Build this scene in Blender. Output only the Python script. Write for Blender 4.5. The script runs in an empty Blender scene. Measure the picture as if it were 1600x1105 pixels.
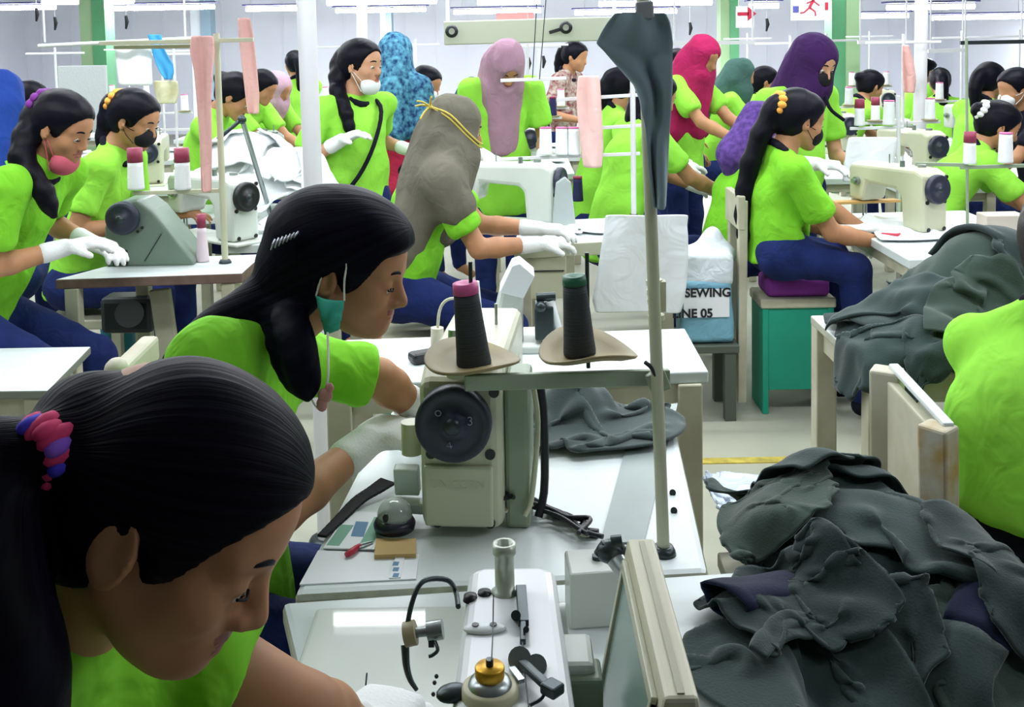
import bpy, math, random
import numpy as np
from mathutils import Vector, Matrix
rng = np.random.default_rng(7)
random.seed(7)
SC = bpy.context.scene
COL = SC.collection
PI = math.pi

# ------------------------------------------------------------------ camera
F_PX, CAM_H, PITCH, ROLL = 1700.0, 1.60, math.radians(4.0), math.radians(1.0)
CX, CY = 800.0, 50 + 1700 * math.tan(math.radians(4.0))
_f = np.array([0, math.cos(PITCH), -math.sin(PITCH)])
_u0 = np.array([0, math.sin(PITCH), math.cos(PITCH)])
_r0 = np.array([1.0, 0, 0])
_r = math.cos(ROLL) * _r0 - math.sin(ROLL) * _u0
_u = math.sin(ROLL) * _r0 + math.cos(ROLL) * _u0
CAMP = np.array([0, 0, CAM_H])
def ray(px, py):
    return _f + (px - CX) / F_PX * _r - (py - CY) / F_PX * _u
def P(px, py, Y):
    "point of the place seen at this spot of the photo, Y metres in front of the camera"
    d = ray(px, py)
    return CAMP + d * (Y / d[1])
def G(px, py, z):
    d = ray(px, py)
    return CAMP + d * ((z - CAM_H) / d[2])
def setup_camera():
    cam = bpy.data.cameras.new('camera'); o = bpy.data.objects.new('camera', cam); COL.objects.link(o)
    cam.sensor_fit = 'HORIZONTAL'; cam.sensor_width = 36; cam.lens = 36 * F_PX / 1600
    cam.shift_y = -(552.5 - CY) / 1600; cam.shift_x = 0
    cam.clip_start = .05; cam.clip_end = 100
    M = Matrix(((_r[0], _u[0], -_f[0]), (_r[1], _u[1], -_f[1]), (_r[2], _u[2], -_f[2])))
    o.matrix_world = Matrix.Translation(Vector(CAMP)) @ M.to_4x4()
    SC.camera = o

# ------------------------------------------------------------------ materials
def lin(h):
    h = h.lstrip('#'); c = [int(h[i:i + 2], 16) / 255 for i in (0, 2, 4)]
    return tuple(x / 12.92 if x <= .04045 else ((x + .055) / 1.055) ** 2.4 for x in c) + (1,)
MATS = {}
def mat(name, hexc, rough=.6, metal=0., var=.0, vs=8., bump=0., bs=60., spec=.5, alpha=1., emit=0., trans=0., stretch=None, sheen=0., hex2=None, coat=0., wrinkle=0., ws=14.):
    if name in MATS: return MATS[name]
    m = bpy.data.materials.new(name); m.use_nodes = True
    nt = m.node_tree; b = nt.nodes['Principled BSDF']
    c = lin(hexc)
    b.inputs['Base Color'].default_value = c
    b.inputs['Roughness'].default_value = rough
    b.inputs['Metallic'].default_value = metal
    b.inputs['Specular IOR Level'].default_value = spec
    if alpha < 1: b.inputs['Alpha'].default_value = alpha
    if trans: b.inputs['Transmission Weight'].default_value = trans
    if sheen: b.inputs['Sheen Weight'].default_value = sheen; b.inputs['Sheen Roughness'].default_value = .4
    if coat: b.inputs['Coat Weight'].default_value = coat
    if emit: b.inputs['Emission Color'].default_value = c; b.inputs['Emission Strength'].default_value = emit
    tc = None
    def coord():
        nonlocal tc
        if tc is None:
            tc = nt.nodes.new('ShaderNodeTexCoord')
        s = tc.outputs['Object']
        if stretch:
            mp = nt.nodes.new('ShaderNodeMapping'); mp.inputs['Scale'].default_value = stretch
            nt.links.new(s, mp.inputs['Vector']); s = mp.outputs['Vector']
        return s
    if var or hex2:
        n = nt.nodes.new('ShaderNodeTexNoise'); n.inputs['Scale'].default_value = vs; n.inputs['Detail'].default_value = 5
        nt.links.new(coord(), n.inputs['Vector'])
        r = nt.nodes.new('ShaderNodeValToRGB'); r.color_ramp.elements[0].position = .35; r.color_ramp.elements[1].position = .68
        c2 = lin(hex2) if hex2 else tuple(min(1, x * (1 + var)) for x in c[:3]) + (1,)
        c1 = c if hex2 else tuple(x * (1 - var) for x in c[:3]) + (1,)
        r.color_ramp.elements[0].color = c1; r.color_ramp.elements[1].color = c2
        nt.links.new(n.outputs['Fac'], r.inputs['Fac']); nt.links.new(r.outputs['Color'], b.inputs['Base Color'])
    last = None
    for st, sc_, dist in ((bump, bs, .004), (wrinkle, ws, .03)):
        if st:
            n = nt.nodes.new('ShaderNodeTexNoise'); n.inputs['Scale'].default_value = sc_; n.inputs['Detail'].default_value = 3
            if st is wrinkle: n.inputs['Distortion'].default_value = 1.2; n.inputs['Detail'].default_value = 2
            nt.links.new(coord(), n.inputs['Vector'])
            bp = nt.nodes.new('ShaderNodeBump'); bp.inputs['Strength'].default_value = st; bp.inputs['Distance'].default_value = dist
            nt.links.new(n.outputs['Fac'], bp.inputs['Height'])
            if last: nt.links.new(last, bp.inputs['Normal'])
            last = bp.outputs['Normal']
    if last: nt.links.new(last, b.inputs['Normal'])
    MATS[name] = m
    return m

# ------------------------------------------------------------------ object helpers
ORIG = {}
def tag(o, label, cat, group=None, kind=None):
    if label: o['label'] = label
    if cat: o['category'] = cat
    if group: o['group'] = group
    if kind: o['kind'] = kind
    return o
def thing(name, label, cat, loc=(0, 0, 0), group=None):
    o = bpy.data.objects.new(name, None); o.empty_display_size = .05
    COL.objects.link(o); o.location = Vector([float(x) for x in loc]); ORIG[o.name] = np.array([float(x) for x in loc])
    return tag(o, label, cat, group)
def origin_of(o):
    return ORIG.get(o.name, np.zeros(3)) if o is not None else np.zeros(3)
def mesh_obj(name, V, faces, mats, parent=None, matidx=None, smooth=None, label=None, loc=None):
    V = np.asarray(V, dtype=np.float64)
    org = origin_of(parent) if parent is not None else (np.array(loc, float) if loc is not None else np.zeros(3))
    me = bpy.data.meshes.new(name)
    L = [len(f) for f in faces]
    me.vertices.add(len(V)); me.vertices.foreach_set('co', (V - org).astype(np.float32).ravel())
    flat = np.concatenate([np.asarray(f, dtype=np.int32) for f in faces]) if not isinstance(faces, np.ndarray) else faces.astype(np.int32).ravel()
    me.loops.add(len(flat)); me.loops.foreach_set('vertex_index', flat)
    me.polygons.add(len(L)); st = np.zeros(len(L), np.int32); st[1:] = np.cumsum(L)[:-1]
    me.polygons.foreach_set('loop_start', st)
    if matidx is not None: me.polygons.foreach_set('material_index', np.asarray(matidx, np.int32))
    sm = np.ones(len(L), bool) if smooth is None else np.asarray(smooth, bool)
    me.polygons.foreach_set('use_smooth', sm)
    for m in (mats if isinstance(mats, (list, tuple)) else [mats]): me.materials.append(m)
    me.update(calc_edges=True); me.validate()
    o = bpy.data.objects.new(name, me); COL.objects.link(o)
    if parent is not None:
        o.parent = parent; ORIG[o.name] = org
    else:
        o.location = Vector(org); ORIG[o.name] = org
    if label: o['label'] = label
    return o
def dup(root, loc=None, rz=None, label=None, group=None, scale=None):
    r = root.copy(); COL.objects.link(r)
    if loc is not None: r.location = Vector([float(x) for x in loc])
    if rz is not None: r.rotation_euler = (0, 0, rz)
    if scale is not None: r.scale = (scale,) * 3 if not hasattr(scale, '__len__') else scale
    if label: r['label'] = label
    if group: r['group'] = group
    for ch in list(root.children):
        c = ch.copy(); COL.objects.link(c); c.parent = r
        for g in list(ch.children):
            d = g.copy(); COL.objects.link(d); d.parent = c
    return r
def nrm(v):
    v = np.asarray(v, float); n = np.linalg.norm(v); return v / n if n > 1e-9 else v
def perp(d):
    d = nrm(d); a = np.array([0, 0, 1.]) if abs(d[2]) < .9 else np.array([1., 0, 0])
    x = nrm(np.cross(a, d)); return x, np.cross(d, x)

class MB:
    "collects shapes for ONE mesh object"
    def __init__(s): s.v = []; s.f = []; s.m = []; s.s = []; s.n = 0
    def add(s, V, Fc, m=0, smooth=False):
        V = np.asarray(V, float)
        s.v.append(V)
        for i, f in enumerate(Fc):
            s.f.append([k + s.n for k in f]); s.m.append(m); s.s.append(smooth if isinstance(smooth, bool) else smooth[i])
        s.n += len(V); return s
    def box(s, c, size, R=None, m=0):
        c = np.asarray(c, float); h = np.asarray(size, float) / 2
        V = np.array([[x, y, z] for x in (-1, 1) for y in (-1, 1) for z in (-1, 1)], float) * h
        if R is not None: V = V @ np.asarray(R).T
        Fc = [[0, 1, 3, 2], [4, 6, 7, 5], [0, 4, 5, 1], [2, 3, 7, 6], [0, 2, 6, 4], [1, 5, 7, 3]]
        return s.add(V + c, Fc, m)
    def bar(s, a, b, w, h, up=(0, 0, 1), m=0):
        a = np.asarray(a, float); b = np.asarray(b, float); d = b - a; L = np.linalg.norm(d); x = d / L
        y = np.cross(np.asarray(up, float), x)
        if np.linalg.norm(y) < 1e-4: y = np.cross([1., 0, 0], x)
        y = nrm(y); z = np.cross(x, y)
        return s.box((a + b) / 2, (L, w, h), np.stack([x, y, z], 1), m)
    def cyl(s, a, b, ra, rb=None, n=20, m=0, cap=True):
        rb = ra if rb is None else rb
        return s.loft([a, b], [ra, rb], n, m, cap)
    def loft(s, pts, rad, n=12, m=0, cap=True, closed=False):
        "tube along pts with radius per point"
        pts = np.asarray(pts, float); rad = np.broadcast_to(np.asarray(rad, float), (len(pts),))
        T = np.gradient(pts, axis=0) if len(pts) > 2 else np.repeat((pts[1:] - pts[:1]), 2, 0)
        x, y = perp(T[0] if np.linalg.norm(T[0]) > 0 else T[1]); ring = []
        for i, p in enumerate(pts):
            t = nrm(T[i]); x = x - t * np.dot(x, t)
            if np.linalg.norm(x) < 1e-6: x, _ = perp(t)
            x = nrm(x); y = np.cross(t, x)
            a = np.arange(n) * 2 * PI / n
            ring.append(p + rad[i] * (np.cos(a)[:, None] * x + np.sin(a)[:, None] * y))
        V = np.concatenate(ring); Fc = []; sm = []
        for i in range(len(pts) - 1):
            for k in range(n):
                Fc.append([i * n + k, i * n + (k + 1) % n, (i + 1) * n + (k + 1) % n, (i + 1) * n + k]); sm.append(True)
        s.add(V, Fc, m, sm)
        if cap:
            s.add(ring[0], [list(range(n))[::-1]], m, False); s.add(ring[-1], [list(range(n))], m, False)
        return s
    def lathe(s, prof, o=(0, 0, 0), axis=(0, 0, 1), n=24, m=0, wob=0., ph=0.):
        "prof: list of (r, h) along axis"
        o = np.asarray(o, float); ax = nrm(axis); x, y = perp(ax); a = np.arange(n) * 2 * PI / n
        V = []; 
        for r, h in prof:
            w = wob * r * np.sin(2 * a + ph)
            V.append(o + ax * h + w[:, None] * ax + r * (np.cos(a)[:, None] * x + np.sin(a)[:, None] * y))
        Fc = [[i * n + k, i * n + (k + 1) % n, (i + 1) * n + (k + 1) % n, (i + 1) * n + k] for i in range(len(prof) - 1) for k in range(n)]
        return s.add(np.concatenate(V), Fc, m, True)
    def prism(s, poly, thick, o=(0, 0, 0), X=(1, 0, 0), Y=(0, 0, 1), m=0):
        "2-D outline in the X,Y plane at o pushed out by thick along X x Y"
        o = np.asarray(o, float); X = nrm(X); Y = nrm(Y); N = np.cross(X, Y); n = len(poly)
        A = np.array([o + X * a + Y * b for a, b in poly]); B = A + N * thick
        ar = sum(poly[i][0] * poly[(i + 1) % n][1] - poly[(i + 1) % n][0] * poly[i][1] for i in range(n))
        idx = list(range(n)); top = [n + i for i in idx]
        Fc = [idx[::-1], top] if ar > 0 else [idx, top[::-1]]
        for i in range(n):
            j = (i + 1) % n; q = [i, j, n + j, n + i]; Fc.append(q if ar > 0 else q[::-1])
        return s.add(np.concatenate([A, B]), Fc, m)
    def sphere(s, c, r, n=16, m=0, R=None):
        c = np.asarray(c, float); r = np.broadcast_to(np.asarray(r, float), (3,)); k = n // 2
        V = [[0, 0, 1]] + [[math.sin(PI * i / k) * math.cos(2 * PI * j / n), math.sin(PI * i / k) * math.sin(2 * PI * j / n), math.cos(PI * i / k)] for i in range(1, k) for j in range(n)] + [[0, 0, -1]]
        Fc = [[0, 1 + j, 1 + (j + 1) % n] for j in range(n)]
        for i in range(k - 2):
            for j in range(n): Fc.append([1 + i * n + j, 1 + (i + 1) * n + j, 1 + (i + 1) * n + (j + 1) % n, 1 + i * n + (j + 1) % n])
        e = 1 + (k - 1) * n; b0 = 1 + (k - 2) * n
        Fc += [[e, b0 + (j + 1) % n, b0 + j] for j in range(n)]
        V = np.array(V, float) * r
        if R is not None: V = V @ np.asarray(R).T
        return s.add(V + c, Fc, m, True)
    def build(s, name, mats, parent=None, bevel=0., label=None, loc=None, seg=2, subsurf=0, solid=0.):
        o = mesh_obj(name, np.concatenate(s.v), s.f, mats, parent, s.m, s.s, label, loc)
        if solid:
            md = o.modifiers.new('solid', 'SOLIDIFY'); md.thickness = solid; md.offset = 0
        if bevel:
            md = o.modifiers.new('bevel', 'BEVEL'); md.width = bevel; md.segments = seg; md.limit_method = 'ANGLE'; md.angle_limit = math.radians(40)
            md.harden_normals = False
        if subsurf:
            md = o.modifiers.new('sub', 'SUBSURF'); md.levels = subsurf; md.render_levels = subsurf
        return o
def arc(c, r, a0, a1, X, Y, n=10):
    c = np.asarray(c, float); X = np.asarray(X, float); Y = np.asarray(Y, float)
    return [c + r * math.cos(a) * X + r * math.sin(a) * Y for a in np.linspace(a0, a1, n)]
def spline(pts, n=24):
    "Catmull-Rom through pts"
    p = np.asarray(pts, float); p = np.concatenate([[2 * p[0] - p[1]], p, [2 * p[-1] - p[-2]]]); out = []
    k = len(p) - 3
    for t in np.linspace(0, k - 1e-6, n):
        i = int(t); u = t - i; a, b, c, d = p[i:i + 4]
        out.append(.5 * ((2 * b) + (-a + c) * u + (2 * a - 5 * b + 4 * c - d) * u * u + (-a + 3 * b - 3 * c + d) * u ** 3))
    return np.array(out)
def rotz(a): return np.array([[math.cos(a), -math.sin(a), 0], [math.sin(a), math.cos(a), 0], [0, 0, 1.]])
def rotx(a): return np.array([[1., 0, 0], [0, math.cos(a), -math.sin(a)], [0, math.sin(a), math.cos(a)]])
def roty(a): return np.array([[math.cos(a), 0, math.sin(a)], [0, 1., 0], [-math.sin(a), 0, math.cos(a)]])
def frame(fwd, up):
    x = nrm(fwd); y = nrm(np.cross(up, x)); z = np.cross(x, y); return np.stack([x, y, z], 1)

# ------------------------------------------------------------------ smooth solid modelling (distance fields -> one continuous surface)
class Solid:
    def __init__(s): s.pr = []; s.cut = []
    def cap(s, a, b, ra, rb=None, k=.01, m=0, op='u', axis=None, sx=1.):
        rb = ra if rb is None else rb; s.pr.append(('c', np.asarray(a, float), np.asarray(b, float), ra, rb, k, m, op, None if axis is None else nrm(axis), sx)); return s
    def chain(s, pts, rad, k=.01, m=0, op='u', axis=None, sx=1.):
        rad = np.broadcast_to(np.asarray(rad, float), (len(pts),))
        for i in range(len(pts) - 1): s.cap(pts[i], pts[i + 1], rad[i], rad[i + 1], k, m, op, axis, sx)
        return s
    def ell(s, c, r, R=None, k=.01, m=0, op='u'):
        s.pr.append(('e', np.asarray(c, float), np.broadcast_to(np.asarray(r, float), (3,)), np.eye(3) if R is None else np.asarray(R), k, m, op)); return s
    def box(s, c, h, R=None, r=.005, k=.01, m=0, op='u'):
        s.pr.append(('b', np.asarray(c, float), np.asarray(h, float), np.eye(3) if R is None else np.asarray(R), r, k, m, op)); return s
    def plane(s, p, n, k=.005, m=None):
        "removes everything on the n side"
        s.pr.append(('p', np.asarray(p, float), nrm(n), k, m)); return s
    def bounds(s):
        lo = np.full(3, 1e9); hi = -lo
        for q in s.pr:
            if q[0] == 'c' and q[7] == 'u':
                R = max(q[3], q[4]) * max(1, q[9]); lo = np.minimum(lo, np.minimum(q[1], q[2]) - R); hi = np.maximum(hi, np.maximum(q[1], q[2]) + R)
            elif q[0] == 'e' and q[6] == 'u':
                e = np.sqrt(((q[3] * q[2]) ** 2).sum(1)); lo = np.minimum(lo, q[1] - e); hi = np.maximum(hi, q[1] + e)
            elif q[0] == 'b' and q[7] == 'u':
                e = np.abs(q[3]) @ q[2] + q[4]; lo = np.minimum(lo, q[1] - e); hi = np.maximum(hi, q[1] + e)
        return lo, hi
    def mesh(s, res=.006, disp=None, smooth=1):
        lo, hi = s.bounds(); lo = lo - 4 * res - .01; hi = hi + 4 * res + .01
        N = np.ceil((hi - lo) / res).astype(int) + 1
        ax = [(lo[i] + res * np.arange(N[i])).astype(np.float32) for i in range(3)]
        Fd = np.full(N, 1.0, np.float32); Mt = np.zeros(N, np.uint8)
        for q in s.pr:
            t = q[0]
            if t == 'p':
                X, Y, Z = np.ix_(*ax); d = (X - q[1][0]) * q[2][0] + (Y - q[1][1]) * q[2][1] + (Z - q[1][2]) * q[2][2]
                k = q[3]; h = np.clip(.5 + .5 * (d - Fd) / k, 0, 1); Fd = (Fd * (1 - h) + d * h + k * h * (1 - h)).astype(np.float32); continue
            if t == 'c':
                a, b, ra, rb, k, m, op, axs, sx = q[1:]; R = max(ra, rb) * max(1, sx); l = np.minimum(a, b) - R; h_ = np.maximum(a, b) + R
            elif t == 'e':
                c, r, Rm, k, m, op = q[1:]; e = np.sqrt(((Rm * r) ** 2).sum(1)); l = c - e; h_ = c + e
            else:
                c, hf, Rm, rr, k, m, op = q[1:]; e = np.abs(Rm) @ hf + rr; l = c - e; h_ = c + e
            mg = k + 3 * res
            i0 = np.clip(np.floor((l - mg - lo) / res).astype(int), 0, N - 1); i1 = np.clip(np.ceil((h_ + mg - lo) / res).astype(int) + 1, 1, N)
            if np.any(i1 <= i0): continue
            sl = tuple(slice(i0[i], i1[i]) for i in range(3))
            X, Y, Z = np.ix_(*[ax[i][sl[i]] for i in range(3)])
            if t == 'c':
                px, py, pz = X - np.float32(a[0]), Y - np.float32(a[1]), Z - np.float32(a[2]); ab = b - a
                if axs is not None and sx != 1:
                    f = np.float32(1 / sx - 1); dt = (px * axs[0] + py * axs[1] + pz * axs[2]) * f
                    px = px + dt * axs[0]; py = py + dt * axs[1]; pz = pz + dt * axs[2]
                    ab = ab + axs * np.dot(ab, axs) * (1 / sx - 1)
                L2 = max(float(ab @ ab), 1e-12)
                h = np.clip((px * ab[0] + py * ab[1] + pz * ab[2]) / L2, 0, 1).astype(np.float32)
                d = np.sqrt((px - h * ab[0]) ** 2 + (py - h * ab[1]) ** 2 + (pz - h * ab[2]) ** 2) - (ra + (rb - ra) * h)
            elif t == 'e':
                px, py, pz = X - c[0], Y - c[1], Z - c[2]
                u = [(px * Rm[0, i] + py * Rm[1, i] + pz * Rm[2, i]) / r[i] for i in range(3)]
                k0 = np.sqrt(u[0] ** 2 + u[1] ** 2 + u[2] ** 2); k1 = np.sqrt((u[0] / r[0]) ** 2 + (u[1] / r[1]) ** 2 + (u[2] / r[2]) ** 2)
                d = k0 * (k0 - 1) / np.maximum(k1, 1e-6)
            else:
                px, py, pz = X - c[0], Y - c[1], Z - c[2]
                u = [np.abs(px * Rm[0, i] + py * Rm[1, i] + pz * Rm[2, i]) - hf[i] for i in range(3)]
                d = np.sqrt(sum(np.maximum(x, 0) ** 2 for x in u)) + np.minimum(np.maximum(np.maximum(u[0], u[1]), u[2]), 0) - rr
            Fs = Fd[sl]
            if op == 'u':
                Mt[sl] = np.where(d < Fs, m, Mt[sl])
                h = np.clip(.5 + .5 * (Fs - d) / k, 0, 1); Fd[sl] = Fs + (d - Fs) * h - k * h * (1 - h)
            else:
                d = -d; h = np.clip(.5 + .5 * (d - Fs) / k, 0, 1); Fd[sl] = Fs + (d - Fs) * h + k * h * (1 - h)
        V, Q, mi = surface_nets(Fd, Mt, lo, res)
        for _ in range(smooth): V = laplace(V, Q, .5)
        if disp is not None:
            nv = vnormals(V, Q); V = V + nv * disp(V)[:, None]
        return V, Q, mi
    def build(s, name, mats, parent=None, res=.006, disp=None, smooth=1, label=None, loc=None):
        V, Q, mi = s.mesh(res, disp, smooth)
        return mesh_obj(name, V, Q, mats, parent, mi if isinstance(mats, (list, tuple)) and len(mats) > 1 else None, None, label, loc)
def surface_nets(Fd, Mt, lo, res):
    Sg = Fd < 0
    c = [(0, 0, 0), (1, 0, 0), (0, 1, 0), (1, 1, 0), (0, 0, 1), (1, 0, 1), (0, 1, 1), (1, 1, 1)]
    n = np.array(Fd.shape) - 1
    cnt = np.zeros(n, np.uint8)
    for d in c: cnt += Sg[d[0]:d[0] + n[0], d[1]:d[1] + n[1], d[2]:d[2] + n[2]]
    I = np.argwhere((cnt > 0) & (cnt < 8))
    idx = np.full(n, -1, np.int32); idx[I[:, 0], I[:, 1], I[:, 2]] = np.arange(len(I))
    val = np.stack([Fd[I[:, 0] + d[0], I[:, 1] + d[1], I[:, 2] + d[2]] for d in c], 1)
    pos = np.zeros((len(I), 3)); num = np.zeros(len(I))
    for i in range(8):
        for j in range(i + 1, 8):
            a, b = np.array(c[i]), np.array(c[j])
            if np.abs(a - b).sum() != 1: continue
            mk = (val[:, i] < 0) != (val[:, j] < 0); t = val[mk, i] / (val[mk, i] - val[mk, j])
            pos[mk] += a + t[:, None] * (b - a); num[mk] += 1
    V = lo + res * (I + pos / num[:, None])
    quads = []
    for ax_ in range(3):
        o1, o2 = [(1, 2), (2, 0), (0, 1)][ax_]
        A = [slice(None)] * 3; B = [slice(None)] * 3; A[ax_] = slice(0, -1); B[ax_] = slice(1, None)
        E = np.argwhere(Sg[tuple(A)] != Sg[tuple(B)])
        E = E[(E[:, o1] > 0) & (E[:, o2] > 0) & (E[:, o1] < n[o1]) & (E[:, o2] < n[o2])]
        ins = Sg[E[:, 0], E[:, 1], E[:, 2]]
        def at(d1, d2):
            e = E.copy(); e[:, o1] -= d1; e[:, o2] -= d2; return idx[e[:, 0], e[:, 1], e[:, 2]]
        q = np.stack([at(1, 1), at(0, 1), at(0, 0), at(1, 0)], 1)
        q[~ins] = q[~ins][:, ::-1]; quads.append(q)
    Q = np.concatenate(quads); Q = Q[(Q >= 0).all(1)]
    vm = Mt[I[:, 0], I[:, 1], I[:, 2]]
    return V, Q, vm[Q[:, 0]]
def laplace(V, Q, f=.5):
    S = np.zeros_like(V); C = np.zeros(len(V))
    for i in range(4):
        a, b = Q[:, i], Q[:, (i + 1) % 4]
        for x in range(3): S[:, x] += np.bincount(a, V[b, x], len(V)) + np.bincount(b, V[a, x], len(V))
        C += np.bincount(a, minlength=len(V)) + np.bincount(b, minlength=len(V))
    return V + f * (S / np.maximum(C, 1)[:, None] - V)
def vnormals(V, Q):
    fn = np.cross(V[Q[:, 2]] - V[Q[:, 0]], V[Q[:, 3]] - V[Q[:, 1]]); N = np.zeros_like(V)
    for i in range(4):
        for x in range(3): N[:, x] += np.bincount(Q[:, i], fn[:, x], len(V))
    return N / np.maximum(np.linalg.norm(N, axis=1), 1e-9)[:, None]
def wnoise(V, scale, seed=0, oct=3, aniso=(1, 1, 1)):
    "cheap smooth noise in about -1..1"
    g = np.random.default_rng(seed); p = V * np.asarray(aniso) * scale; out = np.zeros(len(V)); amp = 1; tot = 0
    for o in range(oct):
        s = np.zeros(len(V))
        for _ in range(4):
            k = g.normal(size=3); k /= np.linalg.norm(k); ph = g.uniform(0, 6.28)
            s += np.sin(p @ k * (2 ** o) + ph + 1.3 * np.sin(p @ g.normal(size=3) * .6 * (2 ** o)))
        out += amp * s / 4; tot += amp; amp *= .55
    return out / tot * 1.6
def folds(scale, amp, seed, aniso=(1, 1, 1), sharp=True):
    def f(V):
        n = wnoise(V, scale, seed, 2, aniso)
        if sharp: n = 1 - 2 * np.abs(n)
        return amp * n
    return f
# ------------------------------------------------------------------ materials used on people
SKIN = mat('skin', '#B07F5C', .55, var=.10, vs=14, spec=.35)
SKIN_PALE = mat('skin_pale', '#C09070', .55, var=.08, vs=14, spec=.35)
LIPS = mat('lips', '#93504A', .5)
HAIR = mat('hair', '#0A0A14', .45, bump=.16, bs=40, stretch=(1, 10, 10), spec=.12)
LIME = mat('lime_shirt', '#79C62E', .85, var=.06, vs=3, wrinkle=.35, ws=13, spec=.2)
LIME2 = mat('lime_shirt_pale', '#90D845', .85, var=.05, vs=3, wrinkle=.25, ws=11, spec=.2)
NAVYCLOTH = mat('navy_cloth', '#10121F', .85, spec=.2)
JEANS = mat('jeans', '#18265A', .85, var=.25, vs=8, bump=.2, bs=200, wrinkle=.3, spec=.2)
GLOVE = mat('white_glove', '#E4E6E6', .85, bump=.35, bs=220, spec=.2)
EYEW = mat('eye_white', '#D8D4CE', .3)
EYED = mat('eye_dark', '#120C0A', .2)
MASKT = mat('teal_mask', '#3FA894', .8, spec=.2)
MASKW = mat('white_mask', '#D9DEDD', .8, spec=.2)
MASKP = mat('pink_mask', '#C25C6E', .8, spec=.2)
MASKB = mat('black_mask', '#1A1A20', .7, spec=.2)
WHITE_STRING = mat('white_string', '#D9D9D0', .7)

def head_solid(S, H, R, s=1.0, k=1.0, detail=True, ears=True, fl=1.0):
    "adds a head to the solid S; H centre, R frame (x forward, y left, z up)"
    def T(x, y, z): return H + R @ (np.array([x, y, z * (fl if z < 0 else 1)]) * s)
    def ell(c, r, kk=.012, m=0, op='u', Rl=None): S.ell(T(*c), np.array(r) * s, R if Rl is None else R @ Rl, kk * s, m, op)
    def cap(a, b, ra, rb=None, kk=.012, m=0, op='u'): S.cap(T(*a), T(*b), ra * s, (ra if rb is None else rb) * s, kk * s, m, op)
    ell((-.016, 0, .026), (.094, .074, .082))
    ell((.030, 0, -.020), (.056, .060, .088), .02)
    ell((.040, 0, .036), (.048, .058, .044), .02)
    for y in (-1, 1):
        cap((-.004, y * .052, -.052), (.058, y * .016, -.098), .019, .017, .025)
        ell((.052, y * .040, -.034), (.026, .022, .026), .02)
    ell((.070, 0, -.100), (.017, .018, .015), .016)
    ell((.066, 0, -.070), (.024, .032, .030), .016)
    if detail:
        for y in (-1, 1):
            cap((.080, y * .012, .016), (.066, y * .046, .014), .009, .008, .014)
            ell((.098, y * .031, -.006), (.020, .017, .011), .010, 0, 's')
            ell((.0705, y * .031, -.006), (.0145, .0165, .0125), .004)
            ell((.0915, y * .0125, -.043), (.009, .008, .0075), .005)
        cap((.081, 0, .006), (.101, 0, -.036), .0075, .0105, .010)
        ell((.086, 0, -.0655), (.0085, .021, .0055), .004, 1)
        ell((.0845, 0, -.0765), (.0095, .018, .0065), .004, 1)
        cap((.101, -.018, -.0712), (.101, .018, -.0712), .0095, None, .002, 0, 's')
    else:
        cap((.081, 0, .004), (.100, 0, -.036), .009, .012, .012)
    if ears:
        Rl = roty(-.22)
        for y in (-1, 1):
            Re = Rl @ rotz(y * .35)
            ell((-.012, y * .078, -.014), (.0205, .0105, .033), .006, 0, 'u', Re)
            if detail: ell((-.0085, y * .0885, -.011), (.0115, .0085, .0225), .003, 0, 's', Re); cap((-.016, y * .083, .004), (-.014, y * .083, -.022), .0032, .003, .003); ell((.004, y * .079, -.016), (.005, .005, .007), .004)
    return T
def hair_cap(S, H, R, s=1.0, vol=1.0, bx=0., ear=True):
    def T(x, y, z): return H + R @ (np.array([x, y, z]) * s)
    S.ell(T(-.020 + bx, 0, .028), np.array((.104 * vol - bx * .6, .085 * vol, .092 * vol)) * s, R, .02 * s)
    S.ell(T(-.040 + bx * 1.3, 0, -.018), np.array((.080, .074, .075)) * s, R, .03 * s)
    S.ell(T(.024, 0, .055), np.array((.060, .066, .050)) * s, R, .02 * s)
    if ear:
        for y in (-1, 1): S.ell(T(.004, y * .092, -.034), np.array((.028, .030, .042)) * s, R, .006 * s, 0, 's'); S.ell(T(.040, y * .085, -.052), np.array((.034, .034, .040)) * s, R, .008 * s, 0, 's')
    # hairline: forehead and temple cleared
    S.ell(T(.112, 0, -.040), np.array((.098, .105, .112)) * s, R, .006 * s, 0, 's')
    S.ell(T(.036, 0, -.108), np.array((.080, .12, .084)) * s, R, .008 * s, 0, 's')
    return T
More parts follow.
